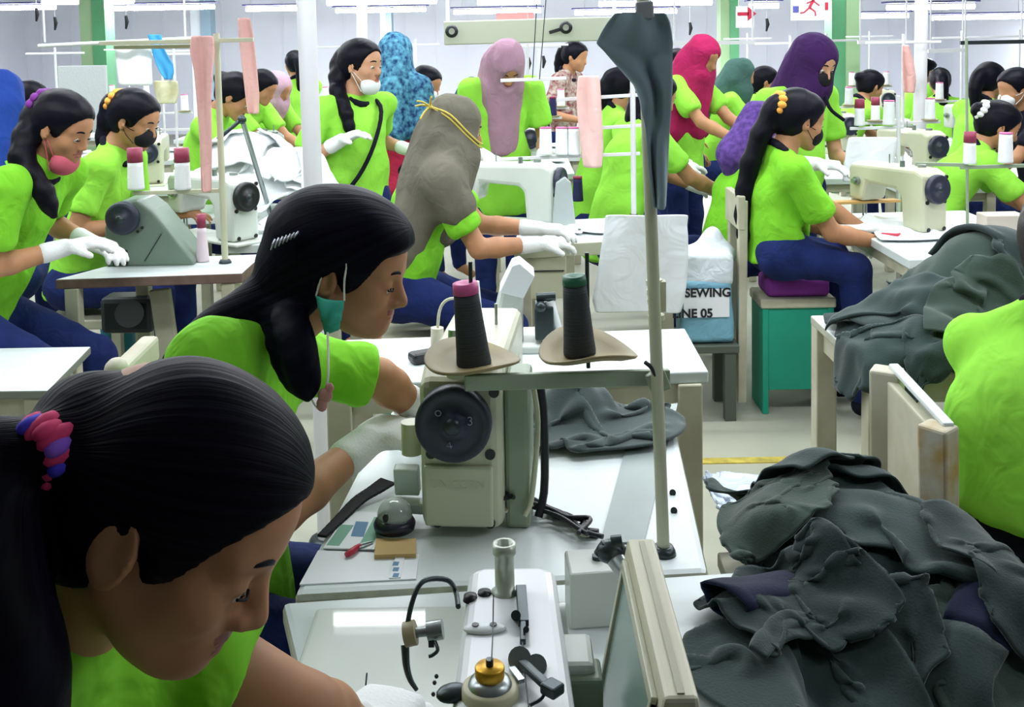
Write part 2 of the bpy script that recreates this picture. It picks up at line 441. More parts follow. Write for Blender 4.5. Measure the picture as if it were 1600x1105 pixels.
def hand(S, w, d, nrm_, side=1, curl=.5, s=1.0, fat=0., k=.006, m=0, spread=1.0, thumb=1.0):
    "w wrist, d direction towards the knuckles, nrm_ palm side, side: +1 thumb at cross(nrm,d)"
    d = nrm(d); n = nrm(np.asarray(nrm_, float) - d * np.dot(nrm_, d)); a = np.cross(n, d) * side
    w = np.asarray(w, float)
    Rm = np.stack([d, np.cross(n, d), n], 1)
    S.ell(w + d * .048 * s, np.array([.052, .040, .017]) * s + fat, Rm, k * 2, m)
    S.box(w + d * .055 * s, np.array([.030, .032, .008]) * s, Rm, .006 * s + fat, k * 2, m)
    L = (.068, .077, .071, .056)
    for i in range(4):
        off = (.031 - .0205 * i)
        p = w + d * (.090 - .004 * abs(i - 1.3)) * s + a * off * s
        dd = nrm(d + a * (1.2 - i * .8) * .07 * spread); rr = (.0088, .009, .0086, .0076)[i] * s + fat
        c = curl * (.8 + .12 * i); p0 = p - dd * .02 * s
        for j, fr in enumerate((.45, .32, .26)):
            ang = c * (j + .6) * .75
            v = dd * math.cos(ang) + n * math.sin(ang); q = p0 + v * (L[i] * fr + (.02 if j == 0 else 0)) * s
            S.cap(p0, q, rr, rr * .92, k, m); p0 = q; rr *= .93
    p0 = w + d * .022 * s + a * .026 * s; v = nrm(d * .62 + a * .62 * thumb + n * .35)
    q = p0 + v * .045 * s; S.cap(p0, q, .0125 * s + fat, .0105 * s + fat, k * 2, m)
    v2 = nrm(v * .8 + d * .5 + n * (.2 + .3 * curl)); S.cap(q, q + v2 * .032 * s, .0102 * s + fat, .0085 * s + fat, k, m)
def strand_mat(name, tie, axis, up, org, k=70):
    "hair whose strands run from the hairline to the tie"
    m = bpy.data.materials.new(name); m.use_nodes = True; nt = m.node_tree; b = nt.nodes['Principled BSDF']; N = nt.nodes.new; L = nt.links.new
    z = nrm(axis); x = nrm(np.asarray(up, float) - z * np.dot(up, z)); y = np.cross(z, x); Rm = Matrix([list(x), list(y), list(z)])
    mp = N('ShaderNodeMapping'); mp.inputs['Rotation'].default_value = Rm.to_euler('XYZ'); mp.inputs['Location'].default_value = -(Rm @ Vector(np.asarray(tie, float) - org))
    tc = N('ShaderNodeTexCoord'); L(tc.outputs['Object'], mp.inputs['Vector'])
    g = N('ShaderNodeTexGradient'); g.gradient_type = 'RADIAL'; L(mp.outputs['Vector'], g.inputs['Vector'])
    mu = N('ShaderNodeMath'); mu.operation = 'MULTIPLY'; mu.inputs[1].default_value = k; L(g.outputs['Fac'], mu.inputs[0])
    ln = N('ShaderNodeVectorMath'); ln.operation = 'LENGTH'; L(mp.outputs['Vector'], ln.inputs[0])
    m2 = N('ShaderNodeMath'); m2.operation = 'MULTIPLY'; m2.inputs[1].default_value = 5; L(ln.outputs['Value'], m2.inputs[0])
    cb = N('ShaderNodeCombineXYZ'); L(mu.outputs[0], cb.inputs[0]); L(m2.outputs[0], cb.inputs[1])
    n = N('ShaderNodeTexNoise'); n.inputs['Scale'].default_value = 1.0; n.inputs['Detail'].default_value = 4; L(cb.outputs[0], n.inputs['Vector'])
    r = N('ShaderNodeValToRGB'); r.color_ramp.elements[0].position = .38; r.color_ramp.elements[1].position = .72; r.color_ramp.elements[0].color = lin('#05050F'); r.color_ramp.elements[1].color = lin('#11111F'); L(n.outputs['Fac'], r.inputs['Fac']); L(r.outputs['Color'], b.inputs['Base Color'])
    bp = N('ShaderNodeBump'); bp.inputs['Strength'].default_value = .55; bp.inputs['Distance'].default_value = .003; L(n.outputs['Fac'], bp.inputs['Height']); L(bp.outputs['Normal'], b.inputs['Normal'])
    b.inputs['Roughness'].default_value = .52; b.inputs['Specular IOR Level'].default_value = .06
    return m
def lerp(a, b, t): return np.asarray(a, float) * (1 - t) + np.asarray(b, float) * t
def ik(a, b, la, lb, hint):
    a = np.asarray(a, float); b = np.asarray(b, float); d = b - a; L = min(np.linalg.norm(d), (la + lb) * .999); u = nrm(d)
    x = (la * la - lb * lb + L * L) / (2 * L); h = math.sqrt(max(la * la - x * x, 0)); hv = np.asarray(hint, float); hv = nrm(hv - u * np.dot(hv, u))
    return a + u * x + hv * h, a + u * L

FOOT = []
def person(label, J, hair=None, skin=SKIN, shirt=LIME, pants=JEANS, gloves=(0, 0), collar=None, collar_flaps=False, res=.007, s=1.0, w=1.0, legs=True, detail=True, mask=None, sleeve=.62, wr=1.0, seed=0, hands=((.5, None), (.5, None)), brows=True, group=None, ears=True, hem_drop=.06, cat='person', feet=True, back_hump=0., fl=1.0, hem_cut=True, hem_z=-.045):
    """J: head, hf (forward), hu (up), neck, chest, pelvis, sh (R, L), el, wr, hd (hand directions), hip, kn, an"""
    H = np.asarray(J['head'], float); R = frame(J['hf'], J['hu'])
    base = np.array([J['pelvis'][0], J['pelvis'][1], 0.0])
    root = thing('person', label, cat, base, group)
    lat = nrm(np.asarray(J['sh'][1]) - np.asarray(J['sh'][0]))
    chest, pel, neck = [np.asarray(J[x], float) for x in ('chest', 'pelvis', 'neck')]
    mid = J.get('waist'); mid = lerp(chest, pel, .55) if mid is None else np.asarray(mid, float)
    B = Solid()
    T = head_solid(B, H, R, s, detail=detail, ears=ears, fl=fl)
    nb = T(-.030, 0, -.060)
    B.cap(nb, neck, .050 * s, .054 * s, .02)
    B.cap(neck, chest, .055, .085 * w, .03, 0, 'u', lat, 1.25)
    B.chain([chest, mid, pel], [.088 * w, .085 * w, .095 * w], .03, 0, 'u', lat, 1.3)
    for i in (0, 1):
        sh, el, wrs = [np.asarray(J[x][i], float) for x in ('sh', 'el', 'wr')]
        B.cap(chest, sh, .07, .045, .03); B.cap(sh, el, .044, .036, .015); B.cap(el, lerp(el, wrs, .3), .037, .038, .012); B.cap(lerp(el, wrs, .3), wrs, .038, .0255, .012)
        hd = J['hd'][i] if J.get('hd') is not None else nrm(wrs - el)
        cu, pn = hands[i]
        pn = np.array([0, 0, -1.0]) if pn is None else np.asarray(pn, float)
        if abs(np.dot(nrm(hd), nrm(pn))) > .95: pn = np.array([1., 0, 0])
        hand(B, wrs, hd, pn, side=(1 if i == 0 else -1) , curl=cu, s=s * .98, k=.006)
        if gloves[i]:
            Gs = Solid(); hand(Gs, wrs, hd, pn, side=(1 if i == 0 else -1), curl=cu, s=s * .98, fat=.003, k=.007)
            Gs.cap(lerp(wrs, el, .0), lerp(wrs, el, .0 + .26 * gloves[i]), .031 * s, .0345 * s, .012)
            Gs.build('glove', GLOVE, root, min(res, .006))
    if legs:
        for i in (0, 1):
            hp, kn, an = [np.asarray(J[x][i], float) for x in ('hip', 'kn', 'an')]
            B.cap(hp, kn, .075, .052, .02); B.cap(kn, an, .050, .036, .015)
            fd = nrm(np.array([R[0, 0], R[1, 0], 0])) if J.get('foot') is None else nrm(J['foot'])
            B.cap(an, an + fd * .10 + np.array([0, 0, -.045]), .034, .026, .012)
    B.build('body', [skin, LIPS], root, res, smooth=1)
    FOOT.append((pel[0], pel[1], .21 * w)); FOOT.append((chest[0], chest[1], .21 * w))
    if legs:
        for q in (*J['kn'], *J['an'], *J['el']): FOOT.append((q[0], q[1], .10))
    # ---- shirt
    S = Solid()
    S.cap(lerp(neck, chest, .08), lerp(neck, chest, .3), .060, .066, .02, 0, 'u', lat, 1.1); S.cap(lerp(neck, chest, .25), chest, .055, .098 * w, .03, 0, 'u', lat, 1.22)
    hem = pel + nrm(pel - chest) * hem_drop
    S.chain([chest, mid, hem], [.104 * w, .106 * w, .122 * w], .04, 0, 'u', lat, 1.30)
    if back_hump: S.ell(lerp(chest, mid, .3), (.11 * w, .16 * w, .14), frame(nrm(np.cross(lat, [0, 0, 1.])), [0, 0, 1]), .04)
    for i in (0, 1):
        sh, el = [np.asarray(J[x][i], float) for x in ('sh', 'el')]
        e = lerp(sh, el, sleeve)
        S.cap(lerp(neck, chest, .06), sh, .050, .054, .035); S.cap(chest, sh, .085 * w, .057, .03); S.cap(sh, e, .056, .064, .02)
        dv = nrm(el - sh); c = e + dv * .03
        S.box(c + dv * .06, (.06, .10, .10), frame(dv, [0, 0, 1] if abs(dv[2]) < .9 else [1, 0, 0]), .001, .004, 0, 's')
    S.plane(pel + (np.array([0, 0, hem_z]) if hem_cut else nrm(pel - chest) * (hem_drop + .06)), (0, 0, -1) if hem_cut else nrm(pel - chest), .01)
    S.build('shirt', shirt, root, res, disp=lambda V: folds(13, .0070 * wr, seed, (1, 1, .55))(V) + folds(30, .0034 * wr, seed + 5, (1, 1, .5))(V), smooth=2)
    if collar is not None:
        C = Solid(); u = nrm(nb - neck); fwd = nrm(np.cross(lat, u)) * -1
        fwd = nrm(R[:, 0] - u * np.dot(R[:, 0], u)); a = nrm(np.cross(u, fwd)); c0 = lerp(neck, chest, .02)
        ring = [c0 + fwd * math.cos(t) * (.060 if math.cos(t) < 0 else .070) + a * math.sin(t) * .066 + u * (-.030 * math.cos(t) + .006) for t in np.linspace(0, 2 * PI, 17)]
        C.chain(ring, .0145, .012)
        if collar_flaps:
            for y in (-1, 1):
                q = c0 + fwd * .066 + a * y * .012 - u * .03
                C.cap(q, q + fwd * .012 - u * .055 + a * y * .03, .010, .012, .01)
            q = c0 + fwd * .075 - u * .04; C.cap(q, q - u * .10 + fwd * .012, .012, .010, .012)
        C.build('collar', collar, root, min(res, .006))
    if legs:
        L = Solid(); L.cap(pel + lat * .07, pel - lat * .07, .100 * w, .100 * w, .03)
        for i in (0, 1):
            hp, kn, an = [np.asarray(J[x][i], float) for x in ('hip', 'kn', 'an')]
            L.cap(hp, kn, .086 * w, .064, .04); L.cap(kn, lerp(kn, an, .95), .064, .05, .02)
        L.build('trousers', pants, root, max(res, .008), disp=folds(18, .004, seed + 9), smooth=2)
        if feet:
            for i in (0, 1):
                an = np.asarray(J['an'][i], float); fd = nrm(np.array([R[0, 0], R[1, 0], 0])) if J.get('foot') is None else nrm(J['foot'])
                Fs = Solid(); Fs.cap(an + np.array([0, 0, -.03]), an + fd * .13 + np.array([0, 0, -.045]), .042, .034, .015); Fs.plane(an + np.array([0, 0, -.079]), (0, 0, -1))
                Fs.build('shoe', NAVYCLOTH, root, .009)
    if brows and detail:
        for y in (-1, 1):
            m = MB(); pts = [T(.0885, y * .012, .016), T(.0865, y * .024, .020), T(.0795, y * .038, .018), T(.068, y * .050, .010)]
            m.loft(spline(pts, 10), np.array([.0022, .003, .003, .003, .003, .0028, .0025, .002, .0016, .001]) * s * 1.2, 8); m.build('eyebrow', HAIR, root)
            m = MB(); m.sphere(T(.0722, y * .031, -.0100), .0126 * s, 14, 0, R); m.sphere(T(.0800, y * .031, -.0105), .0058 * s, 12, 1, R); m.build('eye', [EYEW, EYED], root)
            m = MB(); m.loft(spline([T(.0855, y * .019, -.0105), T(.0880, y * .030, -.0125), T(.083, y * .042, -.0110)], 8), .0014 * s, 6); m.build('eyelash', HAIR, root)
    return root, T, R
# ------------------------------------------------------------------ the two women in front
def legs_seated(pel, lat, fwd, kz=.53, hipw=.09, thigh=.42,  knees=.10, foot_in=.03):
    pel = np.asarray(pel, float); lat = nrm(lat); fwd = nrm(fwd)
    hip = [pel - lat * hipw, pel + lat * hipw]
    kn = [np.array([*(h + fwd * thigh + (h - pel) * .3)[:2], kz]) for h in hip]
    an = [np.array([*(k + fwd * foot_in)[:2], .085]) for k in kn]
    return hip, kn, an

def woman_front():
    H = P(270, 797, .84)
    hf = np.array([.82, -.10, -.55]); hu = np.array([.57, .10, .82])
    neck = P(70, 985, .90); chest = P(60, 1140, .93); pel = np.array([-.52, .97, .56])
    shR = P(-75, 1120, .76); shL = P(222, 975, 1.00)
    elL = P(478, 1118, 1.02); wrL = P(560, 1152, 1.14)
    elR, wrR = ik(shR, P(330, 1420, .98), .29, .25, (-.5, -.5, -1))
    hip, kn, an = legs_seated(pel, (0, 1, 0), (1, 0, 0))
    J = dict(head=H, hf=hf, hu=hu, neck=neck, chest=chest, pelvis=pel, sh=[shR, shL], el=[elR, elL], wr=[wrR, wrL], hd=[(.4, .8, -.1), (.35, .9, -.15)], hip=hip, kn=kn, an=an)
    root, T, R = person('woman bending in the near left corner, pink and blue scrunchie on dark ponytail', J, skin=SKIN, collar=NAVYCLOTH, res=.0042, gloves=(1, .6), seed=3, s=1.0, sleeve=.40, fl=.86)
    hs = Solid(); hair_cap(hs, H, R, 1.0, 1.0, bx=.014)
    sc = P(66, 704, .79)
    hs.chain([T(-.05, -.01, .02), T(-.095, -.01, .02), sc], [.050, .032, .018], .03)
    pony = spline([sc, sc + np.array([-.05, -.0, -.015]), P(-38, 800, .78), P(-40, 930, .74), P(-2, 1060, .72), P(10, 1180, .72)], 12)
    hs.chain(pony, [.018, .026, .034, .040, .044, .046, .046, .045, .044, .042, .038, .02], .015)
    hs.build('hair', strand_mat('front_hair', sc, T(.05, 0, .06) - sc, R[:, 2], origin_of(root), 64), root, .005, disp=folds(60, .0006, 4, (.35, 1, 1)), smooth=1)
    # wisps at the nape
    # scrunchie
    m = MB(); ax = nrm(sc - T(-.09, -.01, .03)); x, y = perp(ax)
    for i in range(18):
        a = i / 18 * 2 * PI; c = sc + (x * math.cos(a) + y * math.sin(a)) * .020
        m.sphere(c, (.008, .008, .0165), 10, i * 5 % 3 if i % 2 else 0, frame(x * math.cos(a) + y * math.sin(a) + ax * .2 * (-1) ** i, ax))
    m.build('scrunchie', [mat('pink_elastic', '#D8366F', .8), mat('blue_elastic', '#3A32C8', .8), mat('violet_elastic', '#8E58D8', .8)], root, label='pink and blue scrunchie')
    return root

def woman_second():
    s = 1.02; Y = 1.80
    H = P(544, 417, Y)
    hf = np.array([.95, -.14, -.27]); hu = np.array([.27, .02, .96])
    neck = P(428, 515, 1.84); chest = P(355, 612, 1.86); pel = np.array([-.52, 1.86, .585])
    shR = P(330, 570, 1.66); shL = P(470, 570, 2.02)
    elR = P(440, 800, 1.80); wrR = P(573, 690, 2.00)
    elL = P(605, 585, 2.06); wrL = P(672, 655, 2.20)
    elL = P(592, 590, 2.08); wrL = P(652, 640, 2.16)
    hip, kn, an = legs_seated(pel, (0, 1, 0), (1, 0, 0))
    J = dict(head=H, hf=hf, hu=hu, neck=neck, chest=chest, waist=lerp(chest, pel, .5) + np.array([-.03, 0, 0]), pelvis=pel, sh=[shR, shL], el=[elR, elL], wr=[wrR, wrL], hd=[(.50, .85, .05), (.15, .85, -.35)], hip=hip, kn=kn, an=an)
    root, T, R = person('woman in lime shirt with lowered teal mask sewing at the cream machine', J, skin=SKIN, collar=NAVYCLOTH, res=.0042, collar_flaps=True, gloves=(1, 1), hands=((.35, (.2, .3, -1)), (.5, None)), seed=11, s=s, sleeve=.70, fl=.82, back_hump=1)
    hs = Solid(); hair_cap(hs, H, R, s, 1.12)
    hs.ell(T(.030, -.005, .078), np.array((.064, .070, .040)) * s, R @ roty(.35), .02)
    pb = P(440, 455, 1.80)
    hs.chain([T(-.07, -.02, .03), lerp(T(-.07, -.02, .0), pb, .6), pb], [.07, .052, .04], .04)
    # swept back tail, and the part over the near shoulder
    hs.chain(spline([pb, P(396, 478, 1.77), P(340, 508, 1.74), P(290, 545, 1.73), P(252, 585, 1.73)], 10), [.038, .036, .034, .031, .028, .025, .021, .017, .012, .005], .02)
    hs.chain(spline([pb, P(452, 500, 1.72), P(466, 545, 1.68), P(476, 590, 1.66), P(482, 625, 1.65)], 9), [.030, .022, .018, .017, .016, .015, .013, .009, .003], .02, 0, 'u', (1, 0, .25), 1.4); hs.chain(spline([pb, P(436, 500, 1.74), P(440, 550, 1.70), P(456, 592, 1.68), P(470, 612, 1.66)], 8), [.03, .020, .016, .014, .012, .010, .007, .003], .015, 0, 'u', (1, 0, .25), 1.35)
    hs.build('hair', strand_mat('second_hair', pb, T(.05, 0, .06) - pb, R[:, 2], origin_of(root), 64), root, .005, disp=folds(60, .0008, 8, (.5, 1, .7)), smooth=1)
    # claw clip
    m = MB(); c = P(450, 392, 1.745)
    for i in range(7):
        a = P(424 + i * 6, 390 - i * 3.2, 1.70); b = P(430 + i * 6, 374 - i * 2.0, 1.70)
        m.loft(spline([a, lerp(a, b, .5) + np.array([0, -.006, 0]), b], 6), .0016, 6, 0)
    m.bar(P(428, 383, 1.705), P(468, 366, 1.705), .006, .004, m=1)
    m.build('hair_clip', [mat('clip_silver', '#B9B9C4', .3, .8), NAVYCLOTH], root, label='silver sprung hair clip')
    # teal mask pulled under the chin
    m = Solid()
    a, b, c_ = P(500, 468, 1.715), P(536, 478, 1.71), P(520, 512, 1.712)
    m = MB(); U = []; nu, nv = 9, 9
    tl, tr, bl, br = P(494, 462, 1.715), P(538, 470, 1.705), P(508, 520, 1.72), P(530, 512, 1.712)
    V = []; 
    for i in range(nu):
        for j in range(nv):
            u, v = i / (nu - 1), j / (nv - 1); p = lerp(lerp(tl, tr, u), lerp(bl, br, u), v)
            p = p + np.array([0, -.020 * math.sin(PI * u) * math.sin(PI * (.2 + .8 * v)), .004 * math.sin(v * 18)]); V.append(p)
    Fc = [[i * nv + j, (i + 1) * nv + j, (i + 1) * nv + j + 1, i * nv + j + 1] for i in range(nu - 1) for j in range(nv - 1)]
    m.add(np.array(V), Fc, 0, True); m.build('face_mask', MASKT, root, solid=.003, label='teal face mask pulled down')
    m = MB(); m.loft(spline([tl, P(500, 440, 1.715), P(510, 415, 1.716), P(530, 402, 1.712), P(541, 412, 1.708), P(538, 440, 1.708), tr], 22), .0016, 6); m.build('mask_loop', WHITE_STRING, root)
    m = MB(); m.loft(spline([P(512, 520, 1.70), P(513, 570, 1.655), P(511, 600, 1.65), P(500, 640, 1.655), P(480, 610, 1.66), P(470, 575, 1.68)], 20), .0018, 6)
    m.sphere(P(508, 618, 1.648), (.012, .006, .012), 10, 1); m.sphere(P(503, 632, 1.648), (.009, .006, .012), 10, 1); m.sphere(P(515, 606, 1.648), (.007, .005, .008), 10, 1)
    m.build('lanyard', [WHITE_STRING, mat('charm_pink', '#A8746E', .5)], root)
    return root
# ------------------------------------------------------------------ the other workers
MASKS = {'teal': MASKT, 'white': MASKW, 'pink': MASKP, 'black': MASKB}
def cloth_mat(n, h, **k): return mat(n, h, .88, var=.10, vs=5, wrinkle=.3, ws=12, spec=.2, **k)
def hijab(root, H, R, s, chest, lat, m, back=.0, cape=None, front=.12, seed=0, res=.009, over=(), sides=.0, open_=1.0, name='headscarf'):
    S = Solid()
    def T(x, y, z): return H + R @ (np.array([x, y, z]) * s)
    S.ell(T(-.018, 0, .022), np.array((.110, .092, .100)) * s, R, .02)
    S.ell(T(.010, 0, -.055), np.array((.088, .082, .085)) * s, R, .03)
    S.ell(T(.112, 0, -.024), np.array((.070, .060 * open_, .078)) * s, R, .008, 0, 's')
    nk = T(-.02, 0, -.12)
    S.cap(nk, lerp(nk, chest, .55), .076, .098, .04, 0, 'u', lat, 1.2)
    fw = R[:, 0].copy(); fw[2] = 0; fw = nrm(fw)
    S.cap(T(.05, 0, -.12), chest + fw * .07 + np.array([0, 0, -front]), .062, .055, .05, 0, 'u', lat, 1.5)
    S.cap(T(-.07, 0, -.06), chest - fw * (.10 + min(back, 0) * .5) + np.array([0, 0, .02 - back]), .080, .085, .05, 0, 'u', lat, 1.35)
    if sides:
        for y in (-1, 1): S.cap(nk, chest + lat * y * .15 + np.array([0, 0, -.03 - sides]), .07, .075, .05)
    for a, b in over: S.cap(a, b, .070, .076, .05); S.cap(lerp(nk, chest, .3), a, .09, .075, .05)
    if cape is not None:
        for q in cape: S.cap(nk + lat * q[0] * .3, chest + fw * q[2] + lat * q[0] + np.array([0, 0, q[1]]), .10, q[3], .06)
    S.build(name, m, root, res, disp=lambda V: folds(15, .0085, seed, (1, 1, .22))(V) + folds(34, .0035, seed + 3, (1, 1, .25))(V), smooth=2)
    return T
def hair_style(root, H, R, s, T, kind, res, tail=None, tie=None, tie_mat=None, seed=0, hm=None):
    hm = hm or HAIR
    S = Solid(); hair_cap(S, H, R, s, 1.04)
    if kind == 'bun': S.ell(T(-.125, 0, .03), np.array((.04, .042, .04)) * s, R, .02)
    if kind == 'bob': S.cap(T(-.06, 0, .0), T(-.07, 0, -.13), .075, .06, .03)
    if tail is not None:
        b = T(-.105, 0, .035)
        S.chain(spline([b] + list(tail), 9), [.034, .036, .040, .040, .038, .036, .032, .026, .012], .02)
        S.chain([T(-.06, 0, .03), b], [.06, .036], .03)
    S.build('hair', hm, root, res, disp=folds(60, .0016, seed, (.5, 1, .7)))
    if tie_mat is not None:
        b = T(-.112, 0, .037); m = MB(); ax = nrm(b - T(-.06, 0, .03)); x, y = perp(ax)
        for i in range(10):
            a = i / 10 * 2 * PI; m.sphere(b + (x * math.cos(a) + y * math.sin(a)) * .041 * s, (.021, .018, .026), 10, 0, frame(ax, x))
        m.build('scrunchie', tie_mat, root)
def face_mask(root, T, R, s, m, low=0.):
    S = Solid(); z = -.052 - low
    S.ell(T(.060 - low * .3, 0, z), np.array((.047, .060, .050)) * s, R, .01)
    S.plane(T(.048 - low * .4, 0, z), -R[:, 0]); S.plane(T(0, 0, z + .036), R[:, 2]); S.plane(T(0, 0, z - .046), -R[:, 2])
    S.build('face_mask', m, root, .006)
    for y in (-1, 1):
        b = MB()
        for zz in (.02, -.03): b.loft([T(.055 - low * .3, y * .058, z + zz), T(.02, y * .074, z + zz * .6 + .015 + low * .5), T(-.022, y * .080, -.012)], .0016, 5)
        b.build('mask_loop', m, root)
def worker(label, px, py, Y, yaw=0, tilt=20, pose='sit', head_yaw=None, hair='bob', tail=None, tie=None, mask=None, mask_low=0., scarf=None, scarf_kw={}, shirt=LIME2, pants=JEANS, gloves=(1, 1), res=None, s=1.0, w=1.0, lean=.16, reach=((.40, -.12, -.36), (.40, .12, -.36)), seat=.52, group=None, seed=None, stride=0., collar=NAVYCLOTH, skin=SKIN, cover=0., hump=0., tail_out=.0, thigh=.40, kz=None, shw=.155, drop=.055, hem_z=-.045, legs=True, hands=((.6, None), (.6, None)), detail=None, back=False, hem=.06, hm=None, sleeve=.62):
    H = P(px, py, Y); seed = seed if seed is not None else int(px * 7 + py)
    ya = math.radians(yaw); f = np.array([math.cos(ya), math.sin(ya), 0]); lat = np.array([-f[1], f[0], 0]); up = np.array([0, 0, 1.])
    hy = ya if head_yaw is None else math.radians(head_yaw); hf0 = np.array([math.cos(hy), math.sin(hy), 0]); t = math.radians(tilt)
    hf = hf0 * math.cos(t) - up * math.sin(t); hu = hf0 * math.sin(t) + up * math.cos(t)
    R = frame(hf, hu); s = s * .98
    neck = H - R[:, 2] * .155 * s - R[:, 0] * .045 * s
    if pose == 'sit':
        z0 = seat + .04
        pel = neck - f * (lean + .05); pel[2] = z0
    else:
        pel = neck - f * lean * .4; pel[2] = neck[2] - .53
    dirv = nrm(neck - pel); chest = neck - dirv * .17 - f * .01
    sh = [neck - lat * shw * w - up * drop, neck + lat * shw * w - up * drop]
    res = res or (.008 if Y < 4.6 else .010 if Y < 6 else .013)
    wr = []; el = []; hd = []
    for i in (0, 1):
        q = reach[i]; tgt = neck + f * q[0] + lat * q[1] + up * q[2]
        hint = -up * .8 - f * .5 + lat * (-.4 if i == 0 else .4)
        e, wv = ik(sh[i], tgt, .28 * s, .245 * s, hint); el.append(e); wr.append(wv); hd.append(nrm(nrm(wv - e) + f * .4))
    if pose == 'sit':
        hip, kn, an = legs_seated(pel, lat, f, kz=max(z0 - .02, .48), thigh=thigh) if kz is None else legs_seated(pel, lat, f, kz=kz, thigh=thigh)
    else:
        hip = [pel - lat * .085, pel + lat * .085]; kn = [np.array([*(h + f * (.02 + stride * (1 - 2 * i)))[:2], .48]) for i, h in enumerate(hip)]
        an = [np.array([*(k + f * (-.02 + stride * (1 - 2 * i)) )[:2], .085]) for i, k in enumerate(kn)]
    J = dict(head=H, hf=hf, hu=hu, neck=neck, chest=chest, pelvis=pel, sh=sh, el=el, wr=wr, hd=hd, hip=hip, kn=kn, an=an, foot=f)
    detail = (Y < 6.3) if detail is None else detail
    root, T, R = person(label, J, skin=skin, shirt=shirt, pants=pants, gloves=gloves, collar=None if scarf else collar, res=res, s=s, w=w, seed=seed, group=group, detail=detail, legs=legs, ears=not scarf, hands=hands, brows=detail, hem_drop=hem, sleeve=sleeve, feet=Y < 5, hem_cut=pose == 'sit', hem_z=hem_z, back_hump=hump)
    if scarf:
        hijab(root, H, R, s, chest, lat, scarf, seed=seed, res=res, over=[(sh[i], lerp(sh[i], el[i], cover)) for i in (0, 1)] if cover else (), **scarf_kw)
    elif hair:
        tl = None
        if hair in ('pony', 'ponyfront'):
            b = T(-.105, 0, .035); L = tail or .36; bf = -f if hair == 'pony' else -f * .2 - lat * .9
            tl = [b - R[:, 0] * .03 - up * .03, b - R[:, 0] * .03 + bf * (.03 + tail_out * .6) - up * L * .4, b + bf * (.05 + tail_out) - up * L * .75, b + bf * (.045 + tail_out) - up * L]
            if hair == 'ponyfront': tl = [b - R[:, 0] * .02 - up * .05 - lat * .02, neck - lat * .10 + f * .0 + up * .03, neck - lat * .115 + f * .08 - up * .08, neck - lat * .11 + f * .11 - up * L * .6]
        hair_style(root, H, R, s, T, hair, res if res < .01 else .009, tl, None, tie, seed, hm)
    if mask: face_mask(root, T, R, s, MASKS[mask], mask_low)
    return root, T, R, J

